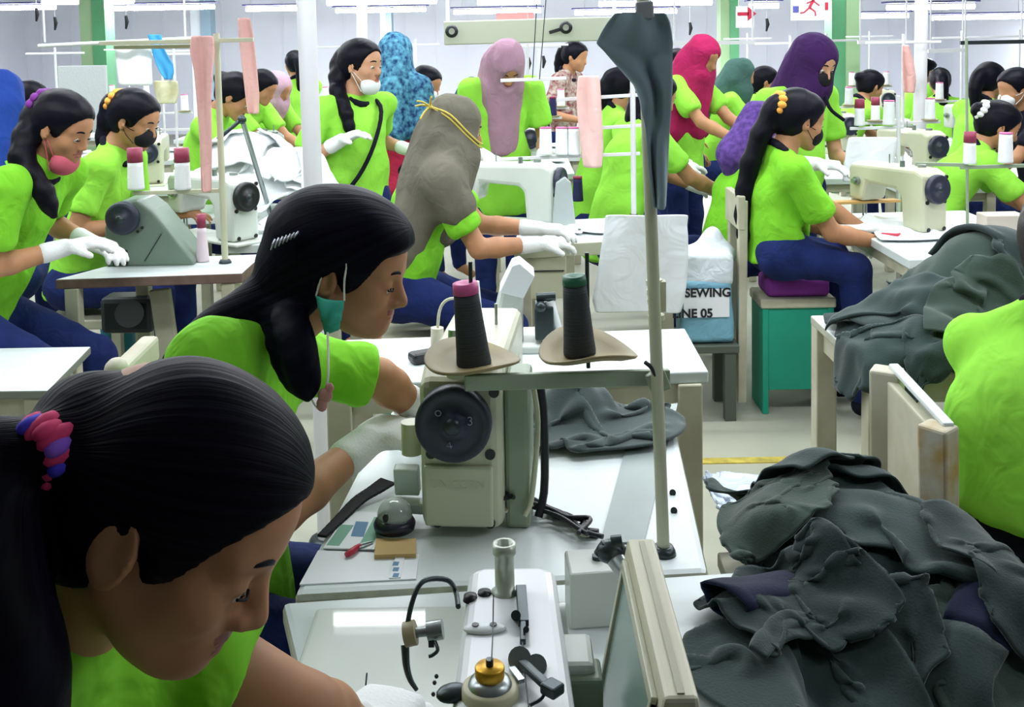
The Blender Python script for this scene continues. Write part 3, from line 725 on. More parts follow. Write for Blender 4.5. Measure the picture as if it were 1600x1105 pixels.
ORANGE = mat('orange_elastic', '#E8A040', .8)
WHITE_EL = mat('white_elastic', '#DADADA', .8)
def all_workers():
    W = worker
    # left side
    r, T, R, J = W('woman with pink mask under her chin and white gloves at the grey machine', 100, 198, 3.60, -8, 24, hair='ponyfront', tail=.27, mask='pink', mask_low=.058, tie=mat('blue_red_elastic', '#7A2C8C', .8), shirt=LIME, w=1.1, lean=.24, reach=((.10, -.04, -.28), (.06, .20, -.31)), seat=.63, kz=.50, head_yaw=-14, hem=.10)
    W('woman with orange scrunchie and black mask behind the grey machine', 212, 186, 4.58, -5, 22, s=1.04, hair='pony', tail=.40, tie=ORANGE, mask='black', lean=.14, reach=((.12, -.08, -.30), (.22, .12, -.30)), head_yaw=-12, gloves=(0, 0))
    W('woman in dark blue headscarf at the far left edge', 2, 150, 4.9, 100, 10, scarf=cloth_mat('blue_scarf', '#1C3A86'), scarf_kw=dict(back=.22, sides=.12), shirt=LIME, lean=.1)
    W('dark haired worker in white mask next to the blue headscarf', 50, 160, 6.1, -15, 20, hair='bob', mask='white', lean=.15)
    W('worker with low bun bending behind the hanging pink strip', 370, 150, 5.7, -5, 36, hair='bun', lean=.12, seat=.52)
    W('dark haired worker bending beside the pale pink headscarf', 412, 136, 7.6, -20, 30, hair='bob', lean=.25)
    W('worker in pale pink headscarf left of the white pole', 436, 138, 8.1, -30, 30, scarf=cloth_mat('pale_pink_scarf', '#B694A4'), scarf_kw=dict(front=.05), lean=.2)
    W('long haired worker seen from behind through the white pole', 460, 100, 9.6, 120, 5, pose='stand', hair='pony', tail=.3)
    # standing woman
    r, T, R, J = W('standing woman with black cross strap and white mask on her chin', 566, 100, 5.4, -42, 4, s=1.07, pose='stand', head_yaw=-28, hair='ponyfront', tail=.34, mask='white', mask_low=.045, shirt=LIME2, w=1.3, reach=((.12, -.18, -.20), (.06, .32, -.30)), skin=SKIN_PALE, hem=.16, lean=.05)
    b = MB(); nk = J['neck']; f = nrm(np.array([math.cos(math.radians(-42)), math.sin(math.radians(-42)), 0])); lt = np.array([-f[1], f[0], 0])
    pts = spline([nk + lt * .10 - f * .04 + np.array([0, 0, .01]), nk + lt * .09 + f * .10 + np.array([0, 0, -.06]), nk + lt * .0 + f * .155 + np.array([0, 0, -.22]), nk - lt * .10 + f * .145 + np.array([0, 0, -.38]), nk - lt * .17 + f * .04 + np.array([0, 0, -.52])], 18)
    b.loft(pts, .011, 8); b.build('cross_strap', NAVYCLOTH, r)
    camo = mat('blue_camouflage', '#12305E', .85, hex2='#5C9DB6', vs=34, spec=.2)
    W('person in blue camouflage headscarf and red tunic turned away', 618, 82, 6.45, 80, 2, s=1.08, pose='stand', scarf=camo, scarf_kw=dict(back=.16, sides=.10, front=.12, open_=.8), shirt=mat('red_tunic', '#B01742', .85, wrinkle=.3), pants=NAVYCLOTH, w=.92, hem=.10, reach=((.1, -.22, -.5), (.1, .22, -.5)), gloves=(0, 0), cover=.95)
    W('short haired man in white mask between camouflage and grey headscarves', 668, 132, 7.0, -35, 18, hair='bob', mask='white', shirt=NAVYCLOTH, lean=.15)
    W('worker in dark teal headscarf far behind the grey headscarf', 738, 146, 8.5, 60, 20, scarf=cloth_mat('dark_teal_scarf', '#2A4A5C'), lean=.2)
    # grey hijab
    grey = cloth_mat('grey_scarf', '#69665A')
    r, T, R, J = W('seated woman in long grey headscarf with yellow mask ties and gloves', 714, 198, 4.1, 8, 14, scarf=grey, scarf_kw=dict(back=.36, front=.10, cape=((-.10, -.14, -.08, .08),)), shirt=LIME, lean=.10, reach=((.36, -.12, -.30), (.40, .08, -.28)), w=1.05, head_yaw=14, seat=.60, kz=.50, hem=.12, cover=.34)
    yel = mat('yellow_ties', '#CDBB52', .7)
    b = MB()
    def HT(x, y, z): return T(x, y, z)
    for dz in (0, .014):
        b.loft(spline([HT(.105, -.035, -.058 + dz), HT(.075, -.084, -.050 + dz), HT(.02, -.104, -.02 + dz), HT(-.06, -.098, .03 + dz), HT(-.125, -.045, .055)], 16), .0038, 6)
    c = HT(-.128, -.04, .055)
    for v in ((-.04, -.03, .03), (-.03, -.04, -.03), (.01, -.05, .045), (-.05, .01, .01)): b.loft(spline([c, c + np.array(v) * .6, c + np.array(v) * 1.1 + np.array([0, 0, -.01])], 6), .004, 6)
    b.sphere(c, .011, 8); b.build('mask_ties', yel, r, label='yellow mask ties knotted behind the head')
    # pink hijab standing
    W('standing woman in mauve headscarf behind the thread stand', 792, 102, 5.7, -75, 46, s=1.05, pose='stand', scarf=cloth_mat('mauve_scarf', '#A27F92'), scarf_kw=dict(front=.20, open_=.75), shirt=LIME2, w=1.15, reach=((.2, -.12, -.40), (.22, .16, -.42)), hem=.14)
    W('long haired woman with red checked sleeve standing far back', 900, 88, 8.6, -30, 14, pose='stand', hair='pony', tail=.3, shirt=mat('red_check', '#7C2634', .85, hex2='#B9B6A8', vs=30), reach=((.2, -.2, -.35), (.2, .2, -.35)), gloves=(0, 0))
    W('dark haired woman in lime shirt right of the hanging pink cloth', 984, 138, 5.85, 12, 22, hair='pony', tail=.24, lean=.10, reach=((.34, -.12, -.3), (.4, .12, -.3)))
    W('worker in lime shirt and jeans mostly hidden by the dark hanging cloth', 1026, 150, 5.25, 20, 20, hair='bob', lean=.12)
    W('dark haired worker in lime shirt left of the magenta headscarf', 1062, 104, 7.5, 20, 20, pose='stand', hair='bob', reach=((.1, -.2, -.45), (.3, .2, -.4)), w=1.05, gloves=(0, 0))
    W('woman in magenta headscarf looking down', 1098, 88, 6.4, -40, 26, pose='stand', scarf=cloth_mat('magenta_scarf', '#A01E52'), scarf_kw=dict(front=.16, sides=.12, back=.12), lean=.1, gloves=(0, 0))
    W('worker with grey green headscarf beside the green pillar', 1158, 116, 8.0, -10, 15, scarf=cloth_mat('grey_green_scarf', '#3F5F58'), lean=.15)
    W('short haired worker far behind the purple hood', 1197, 126, 9.0, -5, 20, hair='bob', lean=.15)
    # purple standing
    r, T, R, J = W('standing woman in dark purple hood and black mask by the pillar', 1274, 96, 5.5, -58, 24, s=1.14, pose='stand', scarf=cloth_mat('purple_hood', '#3A1D50'), scarf_kw=dict(front=-.02, back=-.02, open_=.9), mask='black', w=1.34, shirt=LIME2, reach=((.26, -.14, -.36), (.28, .12, -.40)), hem=.12, skin=SKIN_PALE)
    b = MB(); b.loft(spline([J['neck'] + np.array([.10, -.12, -.02]), J['neck'] + np.array([.12, -.16, -.10]), J['neck'] + np.array([.20, -.12, -.16])], 8), .010, 6); b.build('scarf_cord', NAVYCLOTH, r)
    W('seated woman in violet patterned headscarf behind the ponytailed woman', 1190, 200, 5.02, 0, 20, head_yaw=40, scarf=mat('violet_pattern', '#3A1E66', .85, hex2='#5E3C8C', vs=40, wrinkle=.2), scarf_kw=dict(back=-.16, front=-.06), shirt=LIME, lean=.06)
    # ponytail woman on purple cushion
    r, T, R, J = W('woman with long ponytail and orange scrunchie seated on the purple cushion', 1250, 186, 4.45, 5, 14, hair='pony', tail=.60, tail_out=.10, tie=ORANGE, mask='black', shirt=LIME, lean=-.03, reach=((.38, -.10, -.36), (.44, .10, -.38)), w=1.05, gloves=(0, 0), seat=.645, hem=.10, head_yaw=12, thigh=.285, kz=.62, s=1.04)
    # far right
    W('worker with hair bun and back turned right of the green pillar', 1362, 134, 8.3, 15, 20, hair='bun', lean=.2)
    W('worker far behind the right white pole', 1448, 110, 10.5, 10, 10, hair='bob', lean=.1)
    W('long haired worker seen from behind right of the white pole', 1468, 128, 9.0, 80, 10, hair='pony', tail=.3, lean=.1)
    W('long haired worker in lime shirt facing away near the right edge', 1548, 126, 7.0, 30, 10, hair='pony', tail=.25, lean=.12, mask='teal')
    W('worker in white mask facing left at the right edge', 1584, 138, 6.4, 195, 14, hair='bob', mask='white', lean=.12, shirt=NAVYCLOTH)
    r, T, R, J = W('woman with white scrunchie sewing behind the two paper cones', 1562, 196, 5.35, -8, 24, hair='bun', tie=WHITE_EL, lean=.22, shirt=LIME2)
    W('dark haired worker at the top right edge beyond the white stands', 1602, 130, 8.8, 20, 10, hair='bob', lean=.1)
    # near right woman, back turned
    r, T, R, J = W('woman in lime shirt seen from behind at the right edge', 1664, 372, 2.28, 58, 8, hair='bob', shirt=LIME2, pants=NAVYCLOTH, hump=1, shw=.125, drop=.095, hem_z=.075, lean=.06, w=1.34, seat=.50, reach=((.34, -.16, -.36), (.36, -.02, -.38)), gloves=(0, 0), res=.008, hem=.02, hm=mat('dark_brown_hair', '#170D0E', .45, bump=.25, bs=26, stretch=(2, 12, 12), spec=.25))
EXPOSURE = -0.25
# ------------------------------------------------------------------ materials of the hall
WALLM = mat('white_wall_panel', '#DADDE8', .6, var=.04, vs=.8)
FLOORM = mat('concrete_floor', '#A6A796', .55, var=.12, vs=1.4, bump=.05, bs=30)
CEILM = mat('ceiling_sheet', '#C8CCD2', .8)
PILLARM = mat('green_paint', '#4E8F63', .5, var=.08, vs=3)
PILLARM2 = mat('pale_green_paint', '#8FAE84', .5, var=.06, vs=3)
TOPW = mat('white_laminate', '#D2DBDB', .35, var=.04, vs=4)
TOPEDGE = mat('worn_table_edge', '#A9AB9A', .6, var=.15, vs=14)
WOODC = mat('cream_painted_wood', '#BDBBA6', .6, var=.10, vs=9, hex2='#A8A48E')
CREAM = mat('cream_enamel', '#BFC0A6', .38, var=.05, vs=5, coat=.2)
CREAM2 = mat('pale_enamel', '#CBD2CB', .38, var=.04, vs=5, coat=.2)
WHITEM = mat('white_enamel', '#DDE2E4', .32, var=.03, vs=6, coat=.2)
GREYG = mat('grey_green_enamel', '#718276', .42, var=.06, vs=6, coat=.15)
WHEEL = mat('navy_wheel', '#23283C', .45)
BLACKM = mat('black_plastic', '#121318', .4)
METAL = mat('steel', '#9AA3A2', .3, .85)
DMETAL = mat('dark_steel', '#3C4648', .35, .7)
POLEM = mat('cream_pole', '#BDBFA4', .45, var=.05, vs=8)
PALEPOLE = mat('white_pole', '#D2D3D6', .45, var=.03, vs=6)
TEAL = mat('teal_paint', '#0E9478', .6, var=.08, vs=5)
PLASTICB = mat('fibre_disc', '#978A5E', .5, vs=12, hex2='#7D7350')
THREADD = mat('charcoal_thread', '#2C3236', .8, bump=.5, bs=8, stretch=(1, 1, 60))
THREADN = mat('navy_thread', '#1B1D4E', .8, bump=.5, bs=8, stretch=(1, 1, 60))
THREADW = mat('white_thread', '#E2E6E8', .8, bump=.4, bs=8, stretch=(1, 1, 60))
PINKC = mat('pink_core', '#C8508E', .5)
DPINKC = mat('maroon_core', '#8A2A48', .5)
GREENC = mat('green_core', '#0E5A40', .5)
GREENGREY = mat('sage_metal', '#8C9C84', .45, var=.06, vs=8)
CABLE = mat('black_cable', '#14161E', .45)
CLOTHW = mat('white_cloth', '#E3E8EA', .9, wrinkle=.3, ws=9, spec=.2)
PINKCL = mat('pale_pink_cloth', '#E3BDB8', .9, wrinkle=.3, ws=9, spec=.2)
DARKG = mat('grey_green_garment', '#303F3D', .9, var=.12, vs=3, bump=.25, bs=260, spec=.15, sheen=.25)
DARKN = mat('navy_garment', '#1B2038', .9, var=.1, vs=3, bump=.2, bs=260, spec=.15, sheen=.2)
LAMPG = mat('lamp_glow', '#F6F4FF', .5, emit=9.0)
LAMPG2 = mat('far_lamp_glow', '#F2F2FF', .5, emit=75.0)
LAMPH = mat('lamp_housing', '#3B3A7A', .5)
PLASTIC = mat('clear_plastic', '#D5DEE0', .2, trans=.75, alpha=.55)
PAPER = mat('white_paper', '#E6EAEE', .7)
PRINTB = mat('blue_print', '#5F86A8', .7)
PRINTG = mat('green_print', '#79A894', .7)
REDP = mat('red_plastic', '#B3203C', .45)
CARD = mat('tan_card', '#B99B62', .7)
PURPLE = mat('purple_cushion', '#7A2C8E', .85, var=.1, wrinkle=.3)
PINKC2 = mat('worn_pink_strip', '#D9A9A4', .85, wrinkle=.3)

# ------------------------------------------------------------------ hall
X0, X1, Y0, Y1, ZC = -8.0, 7.0, -6.0, 18.0, 3.2
def room():
    def st(name, mb, m, bevel=0):
        o = mb.build(name, m, None, bevel); o['kind'] = 'structure'; return o
    st('floor', MB().box(((X0 + X1) / 2, (Y0 + Y1) / 2, -.05), (X1 - X0, Y1 - Y0, .1)), FLOORM)
    st('ceiling', MB().box(((X0 + X1) / 2, (Y0 + Y1) / 2, ZC + .05), (X1 - X0, Y1 - Y0, .1)), CEILM)
    b = MB().box(((X0 + X1) / 2, Y1 + .05, ZC / 2), (X1 - X0, .1, ZC))
    for i in range(30): b.box((X0 + .25 + i * .5, Y1 - .008, ZC / 2), (.03, .016, ZC))
    st('wall_back', b, WALLM)
    for n, x in (('wall_left', X0 - .05), ('wall_right', X1 + .05)): st(n, MB().box((x, (Y0 + Y1) / 2, ZC / 2), (.1, Y1 - Y0, ZC)), WALLM)
    st('wall_front', MB().box(((X0 + X1) / 2, Y0 - .05, ZC / 2), (X1 - X0, .1, ZC)), mat('grey_wall', '#7C8088', .7))
    # painted safety line
    a, c = G(1080, 722, 0), G(1400, 716, 0)
    o = MB().bar(a + [0, 0, .002], c + [0, 0, .002], .05, .004).build('trim_1', mat('yellow_floor_paint', '#B9A84C', .6, var=.3, vs=20)); o['kind'] = 'structure'
    # pillars
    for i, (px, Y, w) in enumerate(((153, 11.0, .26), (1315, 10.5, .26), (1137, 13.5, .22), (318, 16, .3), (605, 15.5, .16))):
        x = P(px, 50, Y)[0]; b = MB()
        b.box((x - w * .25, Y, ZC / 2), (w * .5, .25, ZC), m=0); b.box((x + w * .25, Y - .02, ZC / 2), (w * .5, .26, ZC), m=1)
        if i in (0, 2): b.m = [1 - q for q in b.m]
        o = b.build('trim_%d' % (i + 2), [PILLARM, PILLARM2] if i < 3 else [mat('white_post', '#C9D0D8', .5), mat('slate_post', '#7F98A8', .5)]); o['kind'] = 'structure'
def lamp(label, x, y, z, L, glow=True, light=0., ang=0., group=None):
    t = thing('ceiling_lamp', label, 'lamp', (x, y, z), group)
    c = np.array([x, y, z]); d = np.array([math.cos(ang), math.sin(ang), 0])
    MB().bar(c - d * L / 2 + [0, 0, .055], c + d * L / 2 + [0, 0, .055], .14, .018).build('housing', LAMPH, t, .005)
    MB().cyl(c - d * (L / 2 - .04), c + d * (L / 2 - .04), .028, n=10).build('tube', LAMPG2 if y > 10.5 else LAMPG, t)
    b = MB()
    for s in (-1, 1):
        p = c + d * L * .38 * s; b.cyl(p + [0, 0, .06], [p[0], p[1], ZC], .005, n=6)
    b.build('cord', PALEPOLE, t)
    if light:
        l = bpy.data.lights.new('lamp_light', 'AREA'); l.shape = 'RECTANGLE'; l.size = L; l.size_y = .10; l.energy = light; l.color = (.93, .97, 1.0)
        o = bpy.data.objects.new('lamp_light', l); COL.objects.link(o); o.parent = t; o.location = (0, 0, -.035); o.rotation_euler = (0, 0, ang)
    return t
def lamps():
    far = [(-20, 92, 12, 13.0, 'above the blue headscarf'), (170, 340, 12, 13.0, 'between the two left pillars'), (505, 688, 3, 11.5, 'high above the standing woman with the cross strap'), (520, 670, 16, 14.5, 'behind the camouflage headscarf'),
           (704, 850, 18, 14.0, 'above the long beam, left end'), (893, 1062, 19, 14.0, 'behind the dark hanging fabric'), (740, 850, 3, 11.0, 'nearest over the long beam'), (930, 1118, 5, 11.5, 'left of the arrow sign'), (1165, 1222, 9, 11.5, 'right of the arrow sign'),
           (1338, 1424, 25, 14.0, 'left of the right white pole'), (1452, 1610, 27, 14.0, 'at the right edge'), (1380, 1528, 11, 11.5, 'higher at the right'), (60, 215, 2, 11.0, 'touching the top edge at the left'), (380, 470, 14, 14.5, 'left of the white pole')]
    for x0, x1, y, Y, w in far:
        a, b = P(x0, y, Y), P(x1, y, Y); lamp('white tube lamp ' + w, (a[0] + b[0]) / 2, Y, (a[2] + b[2]) / 2, abs(b[0] - a[0]), light=LAMP_FAR)
    for i, (x, y, z) in enumerate(NEAR_LAMPS):
        lamp('white tube lamp hanging over the sewing lines above the view', x, y, z, 1.3, light=LAMP_NEAR, group='overhead lamps out of view')
    for x, y, pw in ((1.7, .9, 11), (3.2, 1.4, 14), (-1.3, 1.55, 9)): lamp('white tube lamp hanging over the sewing lines above the view', x, y, 2.35, 1.3, light=pw, group='overhead lamps out of view')  # unseen lamps added to brighten the hung cloth, garments and second woman
LAMP_FAR, LAMP_NEAR = 60, 24
NEAR_LAMPS = [(x, y, 2.35) for y in (2.75, 4.3, 6.0, 7.8, 9.6) for x in (-3.6, -1.9, -.3, 1.3, 2.9)]

# ------------------------------------------------------------------ furniture
def table(label, pts, z=.75, th=.035, m=None, apron=.0, legs=True, inset=.06, name='sewing_table', cat='table', edge=None, legm=None, lw=.05, group=None, bevel=.004, leg_at=None):
    "pts: four corners (x, y) anticlockwise seen from above"
    m = m or TOPW; pts = [np.array([p[0], p[1]]) for p in pts]; c = sum(pts) / 4
    t = thing(name, label, cat, (c[0], c[1], 0), group)
    b = MB(); n = len(pts)
    V = [(*p, z) for p in pts] + [(*p, z - th) for p in pts]
    b.add(np.array(V), [[0, 1, 2, 3]], 0); b.add(np.array(V), [[7, 6, 5, 4]] + [[i, i + 4, (i + 1) % 4 + 4, (i + 1) % 4] for i in range(4)], 1)
    # one closed solid
    b = MB(); b.add(np.array(V), [[0, 1, 2, 3], [7, 6, 5, 4]] + [[i, i + 4, (i + 1) % 4 + 4, (i + 1) % 4] for i in range(4)], 0); b.m = [0, 1, 1, 1, 1, 1]
    b.build('tabletop', [m, edge or TOPEDGE], t, bevel)
    ins = [p + nrm(c - p) * inset for p in pts]
    if apron:
        b = MB()
        for i in range(4): b.bar((*ins[i], z - th - apron / 2), (*ins[(i + 1) % 4], z - th - apron / 2), .02, apron)
        b.build('apron', legm or WOODC, t)
    if legs:
        for p in (leg_at or ins): MB().box((p[0], p[1], (z - th) / 2), (lw, lw, z - th)).build('leg', legm or WOODC, t, .004)
    return t
def rect(cx, cy, w, d, a=0.):
    R = rotz(a)[:2, :2]; return [np.array([cx, cy]) + R @ np.array(q) for q in ((-w / 2, -d / 2), (w / 2, -d / 2), (w / 2, d / 2), (-w / 2, d / 2))]
def stool(label, x, y, w, d, h, top=WOODC, body=TEAL, a=0., solid=True, cat='stool', name='work_stool'):
    t = thing(name, label, cat, (x, y, 0)); R = rotz(a)
    MB().box((x, y, h - .02), (w, d, .04), R).build('seat', top, t, .006)
    b = MB()
    if solid:
        for s in (-1, 1):
            b.box(np.array([x, y, (h - .04) / 2]) + R @ np.array([s * (w / 2 - .02), 0, 0]), (.025, d * .94, h - .04), R); b.box(np.array([x, y, (h - .04) / 2 + .05]) + R @ np.array([0, s * (d / 2 - .025), 0]), (w * .94, .025, h - .14), R)
        b.build('side_panels', body, t, .003)
    else:
        for sx in (-1, 1):
            for sy in (-1, 1):
                p = R @ np.array([sx * (w / 2 - .03), sy * (d / 2 - .03), 0]); MB().box((x + p[0], y + p[1], (h - .04) / 2), (.04, .04, h - .04), R).build('leg', body, t, .003)
    return t
def machine_proto(body=CREAM, wheel=WHEEL, label='', bed=True, detail=True):
    "origin at the foot of the column; arm runs along +y; handwheel faces -y"
    t = thing('sewing_machine', label, 'sewing machine', (0, 0, 0))
    MB().box((0, .20 if bed else .30, .006 if bed else .002), (.17, .48 if bed else .36, .012 if bed else .004)).build('bed', body, t, .004 if bed else 0)
    prof = [(0, .012), (.125, .012), (.135, .15), (.16, .175), (.34, .185), (.36, .10), (.45, .10), (.455, .25), (.43, .268), (.05, .275), (0, .255)]
    b = MB(); b.prism([(p[0], p[1]) for p in prof], .135, (-.0675, 0, 0), (0, 1, 0), (0, 0, 1)); b.build('housing', body, t, .018, seg=3)
    b = MB(); b.lathe([(0, -.034), (.022, -.034), (.024, -.028), (.048, -.028), (.056, -.032), (.061, -.026), (.061, -.006), (.05, 0), (0, 0)], (-.008, 0, .196), (0, 1, 0), 40); w = b.build('handwheel', wheel, t)
    b = MB(); b.lathe([(0, -.040), (.010, -.040), (.014, -.034)], (-.008, 0, .196), (0, 1, 0), 20); b.build('hub', DMETAL, w)
    for x, z in ((-.048, .14), (.048, .14), (.056, .242), (-.040, .026), (.046, .026)): MB().cyl((x, -.003, z), (x, .004, z), .0085, n=14).build('screw_plug', BLACKM, t)
    MB().box((0, .458, .175), (.10, .008, .14)).build('face_plate', METAL, t, .003)
    b = MB(); b.cyl((0, .41, .10), (0, .41, .03), .0035, n=8); b.cyl((0, .41, .03), (0, .41, .012), .001, n=6); b.build('needle_bar', METAL, t)
    b = MB(); b.cyl((0, .43, .10), (0, .43, .02), .0045, n=8); b.box((0, .415, .016), (.014, .035, .004)); b.build('presser_foot', METAL, t, .001)
    b = MB(); b.cyl((.03, .30, .262), (.03, .30, .31), .003, n=8); b.build('thread_guide', METAL, t); MB().cyl((-.03, .16, .262), (-.03, .16, .30), .012, .010, n=12).build('tension_post', METAL, t); MB().cyl((.02, .10, .262), (.02, .10, .285), .018, n=16).build('oil_cap', METAL, t)
    b = MB(); b.cyl((-.0675, .39, .19), (-.085, .39, .19), .018, n=16); b.cyl((-.085, .39, .19), (-.10, .39, .19), .010, n=12); b.build('tension_dial', METAL, t)
    return t
def cone_proto(thread, core, label='', h=.143, r0=.030, r1=.019, core_h=.022, name='thread_cone', pin=True):
    t = thing(name, label, 'thread cone', (0, 0, 0))
    prof = [(0, 0), (r0, 0), (r0 * 1.02, .006)] + [(r0 + (r1 - r0) * k / 6, .006 + (h - core_h - .006) * k / 6) for k in range(1, 7)] + [(0, h - core_h)]
    MB().lathe(prof, n=24).build('thread', thread, t)
    MB().lathe([(0, h - core_h - .001), (r1 * 1.05, h - core_h - .001), (r1 * 1.0, h), (r1 * .6, h), (0, h - .004)], n=20).build('core', core, t)
    return t
def stand(label, base, top, bars=(), discs=(), r=.011, m=None, group=None, ring=True, foot=None, name='thread_stand', barr=.011, discm=None):
    "pole from base to top, bars: (a, b) points, discs: centres"
    m = m or POLEM; t = thing(name, label, 'thread stand', base, group)
    MB().cyl(base, top, r, n=16).build('pole', m, t)
    if ring:
        MB().lathe([(r, .014), (r * 1.5, .014), (r * 1.9, .006), (r * 2.0, 0), (0, 0)], base, (0, 0, 1), 24).build('base_ring', DMETAL, t)
    for a, b in bars: MB().bar(a, b, barr, barr * 1.4).build('cross_bar', m, t, .002)
    for c in discs:
        MB().lathe([(0, -.004), (.03, -.006), (.045, -.004), (.05, .002), (.047, .003), (.03, -.001), (0, 0)], c, n=24).build('spool_disc', discm or PLASTICB, t)
    return t
# ------------------------------------------------------------------ falling cloth (settled sheet by sheet on a height map)
class Heap:
    def __init__(s, x0, x1, y0, y1, res=.012):
        s.x0, s.y0, s.res = x0, y0, res; s.nx = int((x1 - x0) / res) + 2; s.ny = int((y1 - y0) / res) + 2
        s.h = np.full((s.nx, s.ny), 0.0)
    def grid(s): return np.meshgrid(s.x0 + s.res * np.arange(s.nx), s.y0 + s.res * np.arange(s.ny), indexing='ij')
    def at(s, x, y):
        u = np.clip((x - s.x0) / s.res, 0, s.nx - 1.001); v = np.clip((y - s.y0) / s.res, 0, s.ny - 1.001); i = u.astype(int); j = v.astype(int); fu = u - i; fv = v - j; h = s.h
        return h[i, j] * (1 - fu) * (1 - fv) + h[i + 1, j] * fu * (1 - fv) + h[i, j + 1] * (1 - fu) * fv + h[i + 1, j + 1] * fu * fv
    def stamp(s, X):
        P_ = X
        for k in (2,):
            a = (P_[:-1] + P_[1:]) / 2; b = (P_[:, :-1] + P_[:, 1:]) / 2; c = (P_[:-1, :-1] + P_[1:, 1:]) / 2
            pts = np.concatenate([P_.reshape(-1, 3), a.reshape(-1, 3), b.reshape(-1, 3), c.reshape(-1, 3)])
        i = np.round((pts[:, 0] - s.x0) / s.res).astype(int); j = np.round((pts[:, 1] - s.y0) / s.res).astype(int)
        ok = (i >= 1) & (j >= 1) & (i < s.nx - 1) & (j < s.ny - 1); i, j, z = i[ok], j[ok], pts[ok, 2] + .006
        for di in (-1, 0, 1):
            for dj in (-1, 0, 1): np.maximum.at(s.h, (i + di, j + dj), z - .002 * (abs(di) + abs(dj)))
        # soften
        h = s.h.copy(); s.h[1:-1, 1:-1] = np.maximum(h[1:-1, 1:-1], (h[:-2, 1:-1] + h[2:, 1:-1] + h[1:-1, :-2] + h[1:-1, 2:]) / 4)
def drop_sheet(heap, c, size, ang=0., squeeze=(.7, .7), n=34, seed=0, z0=.25, steps=150, amp=.05, shape=None, tilt=(0, 0), fric=.7, bend=.25):
    g = np.random.default_rng(seed); ds = max(size) / n; nx = max(6, int(size[0] / ds)); ny = max(6, int(size[1] / ds))
    U, V = np.meshgrid(np.arange(nx) * ds, np.arange(ny) * ds, indexing='ij'); U = U - U.mean(); V = V - V.mean()
    wx = sum(a * np.sin(k * U / size[0] * 6.28 + l * V / size[1] * 6.28 + p) for a, k, l, p in zip((1, .7, .6, .4), g.uniform(.6, 3.6, 4), g.uniform(-2.6, 2.6, 4), g.uniform(0, 6.28, 4)))
    X = np.zeros((nx, ny, 3)); R = rotz(ang)
    lx = np.stack([U * squeeze[0] + .02 * np.sin(5 * V / size[1] + seed), V * squeeze[1] + .02 * np.sin(6 * U / size[0] + seed * 2), amp * wx + tilt[0] * U + tilt[1] * V], -1)
    X[:] = lx @ R.T; X[..., 0] += c[0]; X[..., 1] += c[1]
    top = heap.at(X[..., 0], X[..., 1]); X[..., 2] += top.mean() * .5 + top.max() * .5 + z0
    Vv = np.zeros_like(X)
    cons = [((slice(0, -1), slice(None)), (slice(1, None), slice(None)), ds, 1.), ((slice(None), slice(0, -1)), (slice(None), slice(1, None)), ds, 1.),
            ((slice(0, -1), slice(0, -1)), (slice(1, None), slice(1, None)), ds * 1.4142, .6), ((slice(1, None), slice(0, -1)), (slice(0, -1), slice(1, None)), ds * 1.4142, .6),
            ((slice(0, -2), slice(None)), (slice(2, None), slice(None)), 2 * ds, bend), ((slice(None), slice(0, -2)), (slice(None), slice(2, None)), 2 * ds, bend)]
    dt = .016
    for it in range(steps):
        Vv[..., 2] -= 9.8 * dt; Vv *= .97; Xp = X.copy(); X = X + Vv * dt
        for _ in range(5):
            for a, b, L, k in cons:
                D = X[b] - X[a]; d = np.linalg.norm(D, axis=-1, keepdims=True); corr = D * ((d - L) / np.maximum(d, 1e-6)) * (.42 * k)
                X[a] += corr; X[b] -= corr
        h = heap.at(X[..., 0], X[..., 1]) + .008; hit = X[..., 2] < h
        X[..., 2] = np.where(hit, h, X[..., 2])
        for q in (0, 1): X[..., q] = np.where(hit, Xp[..., q] * fric + X[..., q] * (1 - fric), X[..., q])
        Vv = (X - Xp) / dt; Vv[..., :2][hit] *= .3
        sp = np.linalg.norm(Vv, axis=-1, keepdims=True); Vv *= np.minimum(1, 2.5 / np.maximum(sp, 1e-6))
    return X
def sheet_obj(name, X, m, label, cat, group=None, thick=.004, mask=None, sub=1, parent=None):
    nx, ny = X.shape[:2]; Fc = []
    for i in range(nx - 1):
        for j in range(ny - 1):
            if mask is None or mask(i / (nx - 1), j / (ny - 1)): Fc.append([i * ny + j, (i + 1) * ny + j, (i + 1) * ny + j + 1, i * ny + j + 1])
    V = X.reshape(-1, 3); used = np.unique(np.array(Fc)); mp = np.full(len(V), -1); mp[used] = np.arange(len(used)); V = V[used]; Fq = mp[np.array(Fc)]
    c = V.mean(0); c[2] = V[:, 2].min()
    o = mesh_obj(name, V, Fq, m, parent, loc=c)
    if sub: md = o.modifiers.new('sub', 'SUBSURF'); md.levels = sub; md.render_levels = sub
    md = o.modifiers.new('thick', 'SOLIDIFY'); md.thickness = thick; md.offset = 1
    if parent is None: tag(o, label, cat, group)
    return o
def strip(rows, Yc, wave=.012, n=9, seed=0, freq=2.2, ydrift=0., lean=None):
    "hanging cloth from left/right pixel bounds per height; rows (py, pxl, pxr)"
    g = np.random.default_rng(seed); ph = g.uniform(0, 6.28, 3); k = len(rows)
    rows = np.array(rows, float); t = np.linspace(0, k - 1, k * 4 - 3); rr = np.stack([np.interp(t, np.arange(k), rows[:, i]) for i in range(3)], 1)
    X = np.zeros((len(rr), n, 3))
    for i, (py, a, b) in enumerate(rr):
        for j in range(n):
            u = j / (n - 1); p = P(a + (b - a) * u, py, Yc)
            p[1] += wave * math.sin(u * 6.28 * freq * .5 + ph[0] + i * .12) * (.4 + .6 * i / len(rr)) + wave * .5 * math.sin(u * 9 + ph[1] - i * .2) + ydrift * i / len(rr)
            X[i, j] = p
    return X
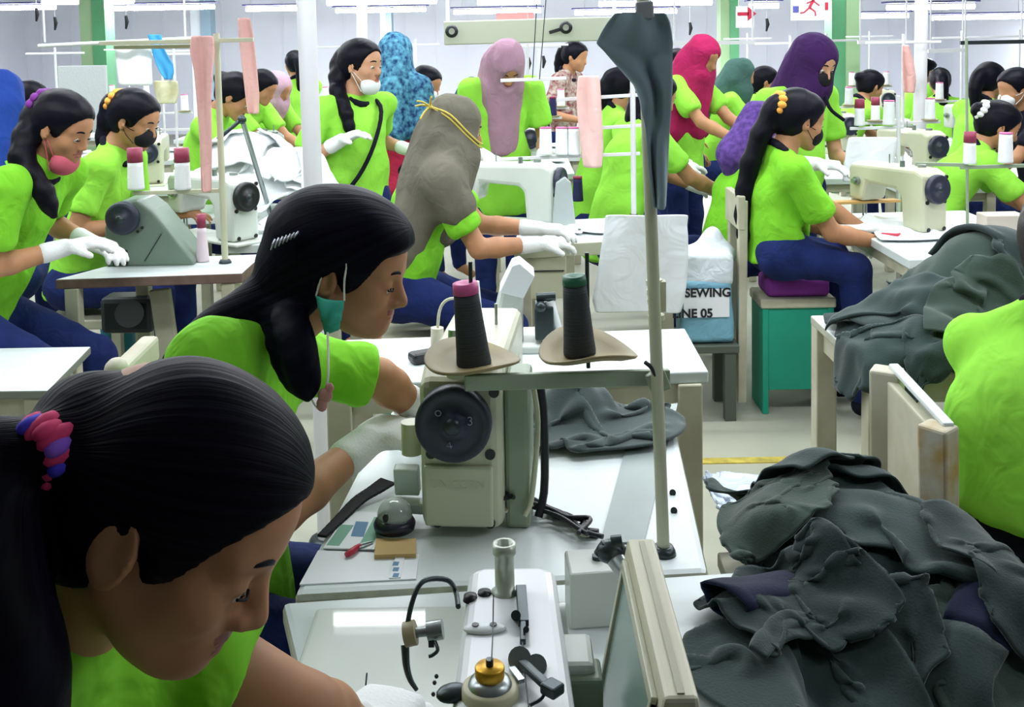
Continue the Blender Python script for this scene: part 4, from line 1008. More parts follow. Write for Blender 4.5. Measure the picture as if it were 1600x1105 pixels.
# ------------------------------------------------------------------ the two sewing tables in front and what stands on them
def flat(name, label, cat, px, z, m, th=.002, parent=None, group=None, z2=None):
    pts = [G(a, b, z) for a, b in px]; c = sum(pts) / len(pts); n = len(pts)
    ar = sum(pts[i][0] * pts[(i + 1) % n][1] - pts[(i + 1) % n][0] * pts[i][1] for i in range(n))
    if ar < 0: pts = pts[::-1]
    V = np.array([p for p in pts] + [p + [0, 0, th] for p in pts])
    o = mesh_obj(name, V, [list(range(n))[::-1], list(range(n, 2 * n))] + [[i, (i + 1) % n, (i + 1) % n + n, i + n] for i in range(n)], m, parent, loc=None if parent else c, smooth=[False] * (n + 2))
    if not parent: tag(o, label, cat, group)
    return o
def text(body, size, loc, rot, m, parent, name='lettering', ext=.0008, align='CENTER', bold=0.):
    cu = bpy.data.curves.new(name, 'FONT'); cu.body = body; cu.size = size; cu.extrude = ext; cu.align_x = align; cu.align_y = 'CENTER'
    cu.offset = bold
    tmp = bpy.data.objects.new(name, cu); me = bpy.data.meshes.new_from_object(tmp); bpy.data.objects.remove(tmp); me.materials.clear(); me.materials.append(m)
    o = bpy.data.objects.new(name, me); COL.objects.link(o)
    o.location = Vector(np.asarray(loc, float) - origin_of(parent)); o.rotation_euler = rot; o.parent = parent
    return o
def front_tables():
    table('white sewing table in the very front carrying the pale machine head', [(-.10, .80), (.36, .80), (.345, 1.655), (-.36, 1.585)], .75, .037, bevel=.01, leg_at=[(.10, .86), (.30, .86), (.29, 1.58), (.02, 1.56)])
    NL, NR, FR = G(458, 928, .75), G(1108, 893, .75), G(1050, 640, .75); FL = NL + (FR - NR)
    table('white sewing table with worn edge under the cream machine', [NL, NR, FR, FL], .75, .037, leg_at=[(.14, 1.74), (.27, 1.76), (.30, 2.36), (.14, 2.34)], edge=mat('chipped_edge', '#A8AE9E', .6, var=.2, vs=30), bevel=.012)
    NL, NR, FR = G(500, 602, .75), G(1107, 580, .75), G(1070, 513, .75); FL = NL + (FR - NR)
    table('white table with square cream legs behind the cream machine', [NL, NR, FR, FL], .75, .03, apron=.05, lw=.06, inset=.05, edge=TOPW)

def cream_machine():
    t = machine_proto(CREAM, WHEEL, 'cream sewing machine with large navy handwheel below the two dark cones', bed=False)
    hw = [c for c in t.children if c.name.startswith('handwheel')][0]
    W2 = mat('wheel_relief', '#8A90A0', .5)
    b = MB()
    def on(a, r): return np.array([-.008 + r * math.cos(a), -.0325, .196 + r * math.sin(a)])
    p = on(2.35, .031); b.loft(arc(p, .0045, 0, 6.28, [1, 0, 0], [0, 0, 1], 14), .0009, 6)
    p = on(.35, .030); b.loft(arc(p + [0, 0, .0032], .0030, 2.6, -1.6, [1, 0, 0], [0, 0, 1], 10), .0009, 6); b.loft(arc(p - [0, 0, .0032], .0034, 1.6, -2.6, [1, 0, 0], [0, 0, 1], 10), .0009, 6)
    p = on(-1.75, .030); b.loft([p + [.003, 0, -.005], p + [.001, 0, .005], p + [-.004, 0, -.002], p + [.005, 0, -.002]], .0009, 6)
    b.build('wheel_numerals', W2, hw)
    MB().box((-.004, -.004, .072), (.112, .010, .100)).build('front_cover', CREAM, t, .004)
    o = text('UNICORN', .019, (-.004, -.0092, .092), (PI / 2, 0, 0), CREAM, t, 'raised_lettering', .0008)
    MB().box((.088, .085, .125), (.042, .10, .25)).build('side_motor', GREENGREY, t, .008)
    b = MB(); b.cyl((.062, .035, .030), (.062, .035, .034), .01); b.loft(spline([(.115, .06, .235), (.122, .05, .17), (.112, .03, .06), (.10, .02, .03)], 14), .0045, 8); b.build('white_cord', POLEM, t, label='cream cord')
    MB().loft(spline([(.112, .09, .24), (.128, .09, .20), (.13, .08, .06), (.12, .06, .01)], 12), .007, 8).build('black_hose', CABLE, t)
    b = MB(); b.cyl((.0, .0, .268), (.0, .0, .29), .02, n=16); b.build('oil_cap', CREAM, t)
    # bobbin winder block and knee block at the left
    b = MB(); b.cyl((-.098, .10, .10), (-.098, .10, .155), .018, n=16); b.cyl((-.0675, .10, .128), (-.1, .10, .128), .012); b.build('winder_post', CREAM, t)
    b = MB(); b.box((-.10, .06, .070), (.042, .02, .05), rotx(.2)); b.box((-.085, .05, .03), (.085, .03, .018), rotz(-.1)); b.build('white_clip', TOPW, t, .003)
    p = G(722, 846, .75); t.location = Vector(p + [0, .012, 0]); t.rotation_euler = (0, 0, math.radians(-5)); t.scale = (1.04,) * 3
    # cable bundle lying on the table
    t = thing('cable_bundle', 'bundle of black cables lying right of the cream machine', 'cable', G(860, 800, .75))
    g = np.random.default_rng(5)
    for i in range(7):
        off = g.normal(size=(6, 2)) * 7
        px = [(792, 772), (820, 782), (850, 797), (885, 808), (905, 828), (925, 836)]
        if i % 2: px[4:] = [(918, 812), (905, 832)]
        pts = [G(a + off[k, 0], b + off[k, 1] * .6, .758 + (.055 if k == 0 else .03 if k == 1 else .006 * (i % 3))) for k, (a, b) in enumerate(px)]
        MB().loft(spline(pts, 24), .0042, 8).build('cable', CABLE if i else POLEM, t)
    MB().cyl(G(915, 832, .757), G(935, 834, .757), .008, n=10).build('plug', BLACKM, t)

def front_stand():
    base = G(1037, 866, .75); top = P(1004, -12, 1.742)
    t = stand('cream thread stand pole clamped to the cream machine table', base, top, r=.0102)
    MB().bar(P(726, 598, 1.715), P(1046, 589, 1.745), .012, .026).build('cross_bar', GREENGREY, t, .002)
    MB().bar(P(1012, 600, 1.735), P(1042, 588, 1.735), .03, .034).build('clamp', GREENGREY, t, .003)
    b = MB()
    for py in (437, 452, 466, 492): b.cyl(P(1022 + (py - 437) * .06, py, 1.754), P(1022.7 + (py - 437) * .06, py + 8, 1.754), .0135, n=18)
    b.box(P(1034, 462, 1.752), (.012, .02, .05)); b.build('collar', POLEM, t, .001)
    MB().loft(spline([P(1008, 566, 1.725), P(1020, 578, 1.715), P(1032, 610, 1.72), P(1036, 640, 1.74)], 12), .0035, 8).build('cable_tie', CABLE, t)
    for i, (px, py, r, w, ph, tl) in enumerate(((738, 563, .080, .10, .4, .0), (919, 549, .082, .16, 1.0, .0))):
        c = P(px, py, 1.765)
        pr = [(0, -.006), (.012, -.012), (.030, -.010), (r * .7, -.006), (r * .96, .002), (r, .006), (r * .97, .008), (r * .7, 0), (.03, -.004), (0, -.004)]
        MB().lathe(pr, c, (.04, -.05, 1), 40, wob=w, ph=ph).build('spool_disc', PLASTICB, t)
        b = MB(); b.cyl(c - [0, 0, .028], c + [0, 0, .165], .0035, n=10); b.build('spool_pin', DMETAL, t)
    c1 = cone_proto(THREADD, PINKC, 'charcoal thread cone with pink core on the left tan disc', .140, .0285, .0205, .017); c1.location = Vector(P(741, 571, 1.765)); c1.rotation_euler = (.02, -.09, 0)
    c2 = cone_proto(THREADD, GREENC, 'charcoal thread cone with green core on the right tan disc', .132, .0265, .0195, .014); c2.location = Vector(P(906, 553, 1.765)); c2.rotation_euler = (.02, -.06, 0)
    # dark cloth hung over the pole top
    rows = [(20, 962, 1040), (34, 950, 1047), (50, 940, 1050), (68, 931, 1052), (88, 952, 1050), (108, 972, 1048), (130, 992, 1047), (155, 1002, 1046), (185, 1005, 1045), (220, 1009, 1043), (260, 1012, 1042), (295, 1016, 1041), (325, 1020, 1039)]
    X = strip(rows, 1.70, .012, 11, 3, 2.6); sheet_obj('hanging_cloth', X, mat('slate_cloth', '#869AA2', .9, var=.12, vs=3, wrinkle=.25, ws=6, spec=.15, sheen=.2), 'dark slate cloth panel hung over the top of the cream pole', 'cloth')
    b = MB(); b.bar(P(1008, 30, 1.70), P(1006, 2, 1.70), .02, .028); o = b.build('clip', mat('grey_clip', '#9AA0A6', .5), None, .004, loc=P(1007, 20, 1.70)); tag(o, 'grey clip holding the slate cloth at the pole top', 'clip')

def table_items():
    z = .7505
    flat('printed_paper', 'white printed paper at the worn front corner of the table', 'paper', [(468, 915), (497, 862), (655, 868), (650, 906)], z, PAPER)
    p = flat('printed_paper', 'white instruction sheet with green print left of the glass ball', 'paper', [(505, 858), (545, 800), (600, 803), (585, 860)], z + .002, PAPER)
    for i, (a, b) in enumerate((((510, 852), (533, 820)), ((548, 838), (556, 815)), ((562, 850), (585, 808)))):
        flat('print_block', None, None, [(a[0], a[1]), (b[0], b[1]), (b[0] + 20, b[1] + 1), (a[0] + 20, a[1] + 1)], z + .0041, PRINTG if i != 1 else PRINTB, .0003, p)
    q = flat('printed_paper', 'small white label with blue print in front of the tan card', 'paper', [(608, 905), (618, 872), (632, 873), (626, 904)], z + .002, PAPER)
    for k in range(3): flat('print_block', None, None, [(613, 902 - k * 9), (615, 896 - k * 9), (624, 896 - k * 9), (622, 902 - k * 9)], z + .0041, PRINTB, .0003, q)
    # glass ball on a black ring and card
    c = P(617, 816, 1.80)
    t = thing('glass_ball', 'clear glass ball with dark dot on a black ring beside the cream machine', 'ball', (c[0], c[1], .75))
    c = c + [0, 0, .012]; MB().sphere(c, .030, 24).build('ball', mat('clear_glass', '#C9D4D0', .08, alpha=.6, spec=.8), t)
    MB().sphere(c + [-.011, -.024, .006], (.007, .005, .008), 12).build('dark_dot', BLACKM, t)
    MB().lathe([(.020, 0), (.034, 0), (.036, .010), (.030, .020), (.022, .018)], (c[0], c[1] - .005, .762), (0, 0, 1), 28).build('ring', mat('black_ring', '#15172A', .35), t)
    f = flat('tan_card_box', 'tan card box under the glass ball', 'box', [(585, 876), (588, 850), (650, 850), (650, 874)], z, CARD, .0095)
    # snips
    t = thing('thread_snips', 'small red thread snips lying on the papers', 'snips', G(552, 862, .75))
    MB().loft(spline([G(540, 868, .757), G(552, 860, .760), G(562, 852, .757)], 8), [.004, .005, .005, .0055, .005, .005, .004, .003], 8).build('handle', REDP, t)
    for dx in (0, 5): MB().loft([G(560, 852 + dx, .757), G(582, 846 + dx * .6, .756)], [.0025, .001], 6).build('blade', METAL, t)
    # black strap
    pts = [G(606, 752, .77), G(585, 766, .765), G(560, 782, .76), (G(530, 812, .757)), G(503, 838, .757)]; sp = spline(pts, 16); b = MB()
    for i in range(15): b.bar(sp[i], sp[i + 1], .036 - .0014 * i, .005)
    o = b.build('black_strap', mat('black_strap', '#14151C', .8), None, loc=G(555, 790, .75)); tag(o, 'black tapered strap lying left of the cream machine', 'strap')
    # grey plastic strip
    flat('plastic_strip', 'long grey translucent strip lying across the table by the pole', 'strip', [(938, 850), (994, 640), (1059, 632), (1006, 850)], z, mat('grey_strip', '#8C9896', .35, var=.06), .003)
    for px, py, w in ((1051, 770, 'farther'), (1053, 798, 'nearer')): tag(MB().cyl(G(px, py, z), G(px, py, z + .004), .006).build('table_screw', DMETAL, None, loc=G(px, py, z)), w + ' dark screw in the white table right of the cream pole', 'screw')

def overhead_machine():
    "pale machine head in the very front, seen from above"
    t = thing('sewing_machine', 'pale machine head with brass bobbin nut at the bottom edge of the photo', 'sewing machine', (-.01, 1.0, .75))
    Z = 1.0
    b = MB(); b.prism([(-.066, .86), (.050, .86), (.040, 1.175), (.028, 1.19), (-.048, 1.19), (-.058, 1.175)], .085, (0, 0, Z - .085), (1, 0, 0), (0, 1, 0)); b.build('arm', WHITEM, t, .012, seg=3)
    b = MB(); b.box((-.006, 1.10, .84), (.085, .12, .16)); b.box((-.006, .92, .84), (.10, .10, .16)); b.build('column', WHITEM, t, .01)
    b = MB(); b.box((-.18, 1.405, .757), (.24, .27, .014)); b.box((0, 1.05, .757), (.17, .40, .013)); b.build('bed', CREAM2, t, .007, seg=3)
    # tall cup
    c = G(789, 925, Z); c2 = c + [0, 0, .058]
    MB().lathe([(.0, 0), (.0145, 0), (.015, .013), (.0105, .014), (.0105, .053), (.0125, .055), (.0125, .066), (.0085, .066), (.008, .05), (0, .05)], c - [0, 0, .012], (0, 0, 1), 28).build('post_cup', mat('dull_nickel', '#B4BDB0', .35, .35), t)
    for px, py in ((735, 934), (757, 928)): MB().lathe([(0, .004), (.007, .003), (.008, -.003)], G(px, py, Z), (0, 0, 1), 18).build('black_plug', BLACKM, t)
    # thread guide plate with two holes
    c = G(757, 985, Z)
    b = MB(); b.sphere(c + [0, 0, .002], (.022, .010, .004), 20); b.build('guide_plate', TOPW, t)
    for s in (-.009, .009): MB().cyl(c + [s, 0, .0055], c + [s, 0, .0066], .0036, n=12).build('guide_hole', BLACKM, t)
    # brass nut on stacked discs
    c = G(766, 1086, Z)
    MB().lathe([(.0, .009), (.023, .010), (.0255, .008), (.0265, 0), (.0265, -.006), (0, -.006)], c, (0, 0, 1), 36).build('tension_disc', mat('ivory_disc', '#C2BE9E', .4), t)
    MB().lathe([(.0205, .009), (.0185, .014), (.0135, .017), (0, .017)], c, (0, 0, 1), 32).build('inner_disc', METAL, t)
    MB().lathe([(.0125, .015), (.0135, .018), (.0135, .026), (.0125, .0275), (0, .0275)], c, (0, 0, 1), 32).build('brass_nut', mat('brass', '#C89A2A', .35, .6), t)
    MB().cyl(c + [0, 0, .0275], c + [0, 0, .034], .0035, n=12).build('spindle', DMETAL, t)
    c = G(708, 1083, Z); MB().sphere(c, (.016, .012, .007), 18, R=rotz(.3)).build('side_button', DMETAL, t)
    # curved rod with knob on the left
    pts = [G(716, 948, Z), P(712, 925, 1.14), P(700, 907, 1.13), P(672, 905, 1.12), P(655, 915, 1.11), P(643, 945, 1.10), P(635, 985, 1.09)]
    MB().loft(spline(pts, 24), .0028, 8).build('curved_rod', DMETAL, t)
    MB().loft(spline([P(633, 1008, 1.09), P(635, 1040, 1.08), P(641, 1062, 1.07), P(651, 1078, 1.06)], 14), np.linspace(.0045, .0022, 14), 8).build('curved_blade', DMETAL, t)
    b = MB(); b.cyl(P(632, 992, 1.09), P(650, 988, 1.09), .0125, n=12); b.build('ribbed_knob', mat('ivory_knob', '#A79F80', .5), t)
    b = MB(); b.cyl(P(650, 989, 1.09), P(674, 986, 1.09), .005, n=10); b.cyl(P(668, 987, 1.09), P(692, 983, 1.09), .010, n=12); b.build('knob_shaft', METAL, t)
    b = MB(); b.loft(spline([P(680, 1003, 1.08), P(684, 1016, 1.07), P(676, 1024, 1.07), P(670, 1026, 1.07)], 10), .002, 6); b.box(P(674, 998, 1.085), (.006, .006, .016)); b.build('hook', DMETAL, t)
    for px, py in ((682, 1057), (679, 1067), (677, 1085)): MB().sphere(P(px, py, 1.0), .0022, 8).build('pin_hole', BLACKM, t)
    # black lever along the arm and the cutter on the right
    b = MB(); b.bar(G(814, 918, Z + .004), G(818, 975, Z + .004), .011, .007); b.bar(G(817, 972, Z + .004), G(817, 1004, Z + .004), .006, .006); b.cyl(G(806, 962, Z), G(806, 962, Z + .012), .005); b.cyl(G(822, 984, Z), G(822, 984, Z + .010), .003); b.build('black_lever', DMETAL, t, .001)
    b = MB(); b.bar(G(815, 1035, Z + .012), G(858, 1075, Z + .014), .009, .007); b.bar(G(852, 1070, Z + .015), G(874, 1082, Z + .015), .016, .010); b.build('cutter_lever', DMETAL, t, .002)
    b = MB(); b.cyl(G(812, 1030, Z), G(812, 1030, Z + .014), .011, n=16); b.cyl(G(838, 1040, Z), G(838, 1040, Z + .006), .010, n=16); b.bar(G(800, 1045, Z + .01), G(815, 1065, Z + .01), .006, .004); b.build('pivot', METAL, t)
    b = MB(); b.loft(spline([G(852, 1078, Z + .010), G(846, 1092, Z + .006), G(828, 1102, Z + .004)], 8), .0018, 6); b.loft(spline([G(771, 930, Z + .03), G(770, 985, Z + .012), G(768, 1032, Z + .050)], 8), .0007, 5); b.loft([G(816, 1004, Z + .006), G(817, 1030, Z + .012), G(826, 1105, Z + .004)], .0007, 5); b.build('thread', DMETAL, t)
    # stepped lugs on the right flank
    b = MB(); b.cyl(P(858, 975, 1.12), P(886, 972, 1.12), .020, n=18); b.box(P(892, 1035, 1.06), (.045, .06, .03)); b.build('side_lug', CREAM2, t, .006)
    MB().box(P(905, 1075, 1.04), (.045, .04, .04)).build('lug_foot', GREENGREY, t, .004)
    MB().bar(P(852, 922, 1.14), P(863, 958, 1.12), .002, .004).build('flank_slot', BLACKM, t)
    # thin pin on the bed
    MB().cyl((-.200, 1.33, .764), (-.197, 1.33, .790), .0012, n=6).build('needle_pin', DMETAL, t)
    # grey box behind it
    t = thing('motor_box', 'grey box with one dark screw on top, right of the front machine', 'box', (.117, 1.52, .75))
    MB().prism([(.070, 1.49), (.165, 1.50), (.160, 1.575), (.066, 1.565)], .082, (0, 0, .75), (1, 0, 0), (0, 1, 0)).build('box_body', CREAM2, t, .004)
    MB().cyl((.113, 1.535, .832), (.113, 1.535, .838), .008, n=14).build('screw', DMETAL, t)
    # upright panel with window
    t = thing('upright_panel', 'cream wedge-shaped upright panel with window beside the front machine', 'machine panel', (.11, 1.0, .75))
    sec = [(.058, .751), (.117, 1.05), (.146, 1.05), (.168, .751)]
    b = MB(); b.prism([(a, z) for a, z in sec], -.285, (0, .86, 0), (1, 0, 0), (0, 0, 1)); b.build('panel', mat('cream_panel', '#C3C1A8', .45, var=.06, vs=10), t, .004)
    sl = nrm(np.array([.117 - .058, 0, 1.05 - .751])); nn = np.array([-sl[2], 0, sl[0]]); cc = np.array([.0875, 1.0, .90]) + sl * .03
    Rm = np.stack([np.array([0, 1., 0]), sl, np.cross([0, 1., 0], sl)], 1)
    MB().box(cc + nn * .001, (.22, .20, .004), Rm).build('window', mat('green_window', '#7E978C', .2, spec=.6), t, .002)
    b = MB()
    for s in (-1, 1): b.box(cc + nn * .003 + sl * s * .105, (.24, .010, .006), Rm); b.box(cc + nn * .003 + np.array([0, s * .115, 0]), (.010, .21, .006), Rm)
    b.build('window_frame', CREAM, t, .001)
    MB().box((.1315, 1.0, 1.0507), (.006, .27, .0015)).build('top_groove', mat('groove', '#A3A28C', .5), t)
    b = MB(); b.cyl(P(986, 905, 1.17), P(958, 868, 1.20), .011, n=16); b.build('shaft', METAL, t)
    b = MB(); b.sphere(P(955, 862, 1.20), (.018, .014, .014), 14); b.cyl(P(936, 868, 1.20), P(948, 850, 1.20), .007, n=10); b.cyl(P(955, 850, 1.20), P(972, 848, 1.20), .009, n=10); b.cyl(P(968, 868, 1.20), P(985, 862, 1.2), .007, n=10); b.build('clamp_joint', DMETAL, t)
    b = MB(); b.cyl((.155, .95, .96), (.185, .95, .955), .014, n=14); b.build('side_knob', CREAM, t)
    b = MB(); b.cyl((.185, .95, .955), (.187, .95, .955), .009, n=12); b.build('knob_socket', BLACKM, t)

def near_seats():
    # chair of the second woman: seat, two back posts and a rail
    t = thing('work_chair', 'cream wooden chair with sloping back rail behind the masked woman', 'chair', (-.60, 1.86, 0))
    MB().box((-.53, 1.86, .435), (.32, .36, .04)).build('seat', WOODC, t, .006)
    for y in (1.71, 2.02): MB().box((-.71, y, .49), (.035, .035, .98)).build('back_post', WOODC, t, .005)
    MB().bar((-.71, 1.66, .985), (-.71, 2.08, 1.0), .035, .05).build('back_rail', WOODC, t, .008)
    MB().sphere((-.705, 1.88, 1.02), (.02, .028, .02), 12).build('rail_knob', WOODC, t)
    for x, y in ((-.40, 1.72), (-.40, 2.0)): MB().box((x, y, .21), (.04, .04, .42)).build('leg', WOODC, t, .004)
    stool('cream stool under the woman bending in the near left corner', -.56, .97, .32, .34, .44, TOPW, WOODC, solid=False)
    # slatted chair on the right
    t = thing('work_chair', 'cream wooden chair with upright back boards before the far right woman', 'chair', (.96, 2.2, 0))
    xs = .80
    MB().box((1.0, 2.26, .36), (.36, .40, .04)).build('seat', WOODC, t, .006)
    MB().bar((xs + .02, 2.33, .04), (xs - .005, 2.29, .865), .065, .05).build('back_post', WOODC, t, .006)
    MB().bar((xs + .02, 2.03, .04), (xs - .005, 2.01, .845), .06, .05).build('back_post', mat('stained_wood', '#B7B5A2', .6, hex2='#A98E52', vs=22), t, .006)
    MB().prism([(2.05, .42), (2.26, .42), (2.27, .845), (2.03, .83)], .022, (xs - .012, 0, 0), (0, 1, 0), (0, 0, 1)).build('back_board', WOODC, t, .004)
    MB().bar((xs + .012, 2.30, .868), (xs + .012, 2.0, .846), .022, .012).build('top_rail', TOPW, t, .004)
    for x, y in ((1.15, 2.10), (1.15, 2.42)): MB().box((x, y, .17), (.04, .04, .34)).build('leg', WOODC, t, .004)
# ------------------------------------------------------------------ garments, middle stations, hangings
def garments():
    GM = [DARKG, mat('slate_garment', '#2A3736', .9, var=.12, vs=3, bump=.25, bs=260, spec=.15, sheen=.25), mat('olive_garment', '#37463F', .9, var=.12, vs=3, bump=.25, bs=260, spec=.15, sheen=.25), DARKN]
    # bench under the front heap
    t = thing('garment_bench', 'low cream bench buried under the front heap of garments', 'bench', (.60, 1.70, 0))
    MB().box((.60, 1.66, .58), (.44, .74, .03)).build('bench_top', WOODC, t, .004)
    for x in (.42, .78):
        for y in (1.34, 1.98): MB().box((x, y, .2825), (.04, .04, .565)).build('leg', WOODC, t)
    H = Heap(.0, 1.25, 1.0, 2.35); gx, gy = H.grid()
    H.h[:] = .02; H.h[(gx < .355) & (gy < 1.62)] = .755; H.h[(gx > .38) & (gx < .82) & (gy > 1.29) & (gy < 2.03)] = .60
    H.h = np.maximum(H.h, .60 + .165 * np.exp(-((gx - .56) / .20) ** 2 - ((gy - 1.76) / .24) ** 2) * ((gx > .36) & (gx < .86) & (gy > 1.25) & (gy < 2.05)))
    H.h[(gx < .37) & (gy >= 1.62) & (gy < 2.35)] = .755
    specs = [((.60, 1.85), (.62, .46), .3, 0), ((.62, 1.50), (.60, .5), 1.2, 1), ((.48, 1.62), (.5, .42), -.4, 0), ((.70, 1.70), (.5, .44), .9, 2), ((.50, 1.90), (.46, .38), 2.2, 1), ((.55, 1.42), (.52, .46), -.9, 0), ((.70, 1.48), (.46, .40), .2, 2), ((.62, 1.68), (.62, .34), 2.6, 0), ((.48, 1.50), (.34, .30), .5, 1), ((.60, 1.95), (.40, .28), 1.4, 0), ((.74, 1.60), (.40, .32), -1.1, 1), ((.44, 1.77), (.32, .26), .1, 2), ((.36, 1.40), (.44, .36), .8, 0), ((.40, 1.52), (.36, .34), 2.0, 1), ((.52, 1.95), (.42, .32), .7, 0)]
    where = ['at the back under the chair', 'spread at the right middle', 'along its left side', 'folded over the right shoulder', 'forming the rear peak', 'in front at the bottom edge', 'at the bottom right', 'twisted diagonally across the top', 'crumpled above the bottom left', 'topmost at the back', 'topmost at the right', 'topmost at the left rear', 'spilling onto the front table', 'covering the table corner', 'topmost rear peak']
    for i, (c, sz, a, m) in enumerate(specs):
        X = drop_sheet(H, c, sz, a, (.62, .66), n=34, seed=20 + i, amp=.06, z0=.06, steps=110); H.stamp(X)
        sheet_obj('garment', X, GM[m], 'dark grey-green garment in the front heap, ' + where[i], 'garment', 'garments heaped in front')
    # open sleeves with navy cuffs lying on the heap
    for k, (pts, r, lab) in enumerate((([(1130, 938, 1.50), (1200, 930, 1.56), (1270, 925, 1.62), (1330, 935, 1.66)], [.034, .040, .044, .040], 'navy folded waistband lying open at the left of the front heap'), ([(1560, 915, 1.56), (1520, 980, 1.50), (1490, 1060, 1.44), (1480, 1130, 1.40)], [.040, .040, .046, .05], 'dark sleeve with navy cuff at the right of the front heap'))):
        c = [P(*q) for q in pts]; t = thing('sleeve', lab, 'garment', (c[0][0], c[0][1], .6))
        sp = spline(c, 16); rr = np.interp(np.linspace(0, 3, 16), range(4), r); T_ = np.gradient(sp, axis=0); V = []; n = 20
        for i in range(16):
            tt = nrm(T_[i]); x = nrm(np.cross([0, 0, 1.], tt)); y = np.cross(tt, x)
            for q in range(n):
                a = q / n * 2 * PI; w = 1 + .10 * math.sin(3 * a + i * .5) + .06 * math.sin(5 * a - i * .8); V.append(sp[i] + x * math.cos(a) * rr[i] * 1.25 * w + y * math.sin(a) * rr[i] * .62 * w)
        V = np.array(V); F_ = [[i * n + q, i * n + (q + 1) % n, (i + 1) * n + (q + 1) % n, (i + 1) * n + q] for i in range(15) for q in range(n)]
        cut = 6 if k == 1 else 16
        A = [f for j, f in enumerate(F_) if j // n < cut]; B = [f for j, f in enumerate(F_) if j // n >= cut]
        for nm, ff, mm in (('cuff', A, DARKN), ('sleeve_tube', B, DARKG)):
            if ff:
                o = mesh_obj(nm, V, ff, mm, t); md = o.modifiers.new('s', 'SOLIDIFY'); md.thickness = .004; md.offset = -1
    # crumpled clear bag behind the heap
    Hb = Heap(.2, 1.0, 1.9, 2.6); gx, gy = Hb.grid(); Hb.h[:] = .02; Hb.h[(gx < .37)] = .755; Hb.h[(gx >= .37) & (gx < .9) & (gy < 2.3)] = .66
    X = drop_sheet(Hb, (.44, 2.13), (.30, .22), .2, (.6, .6), n=26, seed=91, amp=.05, z0=.05, steps=90)
    sheet_obj('plastic_bag', X, mat('bluish_plastic', '#C6D4E2', .3, wrinkle=.6, ws=25), 'crumpled bluish white plastic bag behind the front heap', 'bag')
    X = drop_sheet(Hb, (.60, 2.10), (.26, .2), .4, (.75, .75), n=22, seed=93, amp=.03, z0=.05, steps=90)
    sheet_obj('white_cloth', X, CLOTHW, 'white cloth scrap showing between front heap and chair', 'cloth')
    # second heap on the right table
    tx0, tx1, ty0, ty1 = .87, 1.75, 2.66, 3.16
    table('white topped table with cream legs under the right heap of garments', [(tx0, ty0), (tx1, ty0), (tx1, ty1), (tx0, ty1)], .75, .025, apron=.07, lw=.06, inset=.04)
    H = Heap(.4, 2.1, 2.2, 3.7); gx, gy = H.grid(); H.h[:] = .02; on = (gx > tx0 - .005) & (gx < tx1) & (gy > ty0 - .005) & (gy < ty1); H.h[on] = .752
    H.h = np.maximum(H.h, np.where(on, .75 + .24 * np.exp(-((gx - 1.32) / .22) ** 2 - ((gy - 2.98) / .16) ** 2), 0))
    specs = [((1.15, 2.95), (.60, .46), .2, 2), ((1.35, 2.85), (.60, .50), 1.0, 0), ((1.02, 2.84), (.46, .42), -.3, 1), ((1.25, 3.02), (.56, .40), .5, 2), ((1.08, 2.80), (.60, .30), 1.9, 0), ((1.42, 3.0), (.50, .44), .3, 1), ((.98, 2.72), (.44, .40), .4, 0), ((1.22, 2.74), (.44, .40), -.5, 2)]
    where = ['lowest layer at the table corner', 'hanging towards the lime backed woman', 'hanging over the left table edge', 'over its crest', 'trailing down the front', 'highest at the right', 'hanging lowest over the near table corner', 'bulging in front of the lime back']
    for i, (c, sz, a, m) in enumerate(specs):
        X = drop_sheet(H, c, sz, a, (.70, .74), n=32, seed=50 + i, amp=.06, z0=.05, steps=110); H.stamp(X)
        sheet_obj('garment', X, GM[m], 'grey-green garment in the right heap, ' + where[i], 'garment', 'garments heaped on the right table')
    # cloth under the cream machine's needle
    H = Heap(-.7, .8, 1.7, 2.9); gx, gy = H.grid(); H.h[:] = .3; H.h[(gx > -.33) & (gx < .36) & (gy < 2.44)] = .757; H.h = np.maximum(H.h, np.where((gx > -.02) & (gx < .34), .757 + .09 * np.exp(-((gx - .12) / .07) ** 2 - ((gy - 2.32) / .06) ** 2), 0))
    X = drop_sheet(H, (.10, 2.27), (.62, .42), -.15, (.62, .60), n=38, seed=83, amp=.06, z0=.04, steps=110)
    sheet_obj('garment', X, mat('soft_grey_garment', '#414D4C', .9, var=.1, vs=4, bump=.2, bs=260, spec=.15, sheen=.3), 'grey-green garment being sewn behind the cream machine', 'garment')
    X = drop_sheet(H, (-.33, 2.20), (.36, .50), .1, (.75, .8), n=28, seed=79, amp=.03, z0=.03, steps=110)
    sheet_obj('garment', X, DARKN, 'dark cloth hanging from the table edge at the masked woman\'s lap', 'garment')

def white_cloth(label, cx, cy, z, size, ang, seed, m=None, squeeze=(.7, .7), amp=.05, n=22, ext=None, name='white_cloth', z0=.04):
    H = Heap(cx - size[0], cx + size[0], cy - size[1] - .2, cy + size[1] + .2, .02); H.h[:] = z if ext is None else .2
    if ext is not None:
        gx, gy = H.grid(); H.h[(gx > ext[0]) & (gx < ext[1]) & (gy > ext[2]) & (gy < ext[3])] = z
    X = drop_sheet(H, (cx, cy), size, ang, squeeze, n=n, seed=seed, amp=amp, z0=z0, steps=70)
    return sheet_obj(name, X, m or CLOTHW, label, 'cloth')

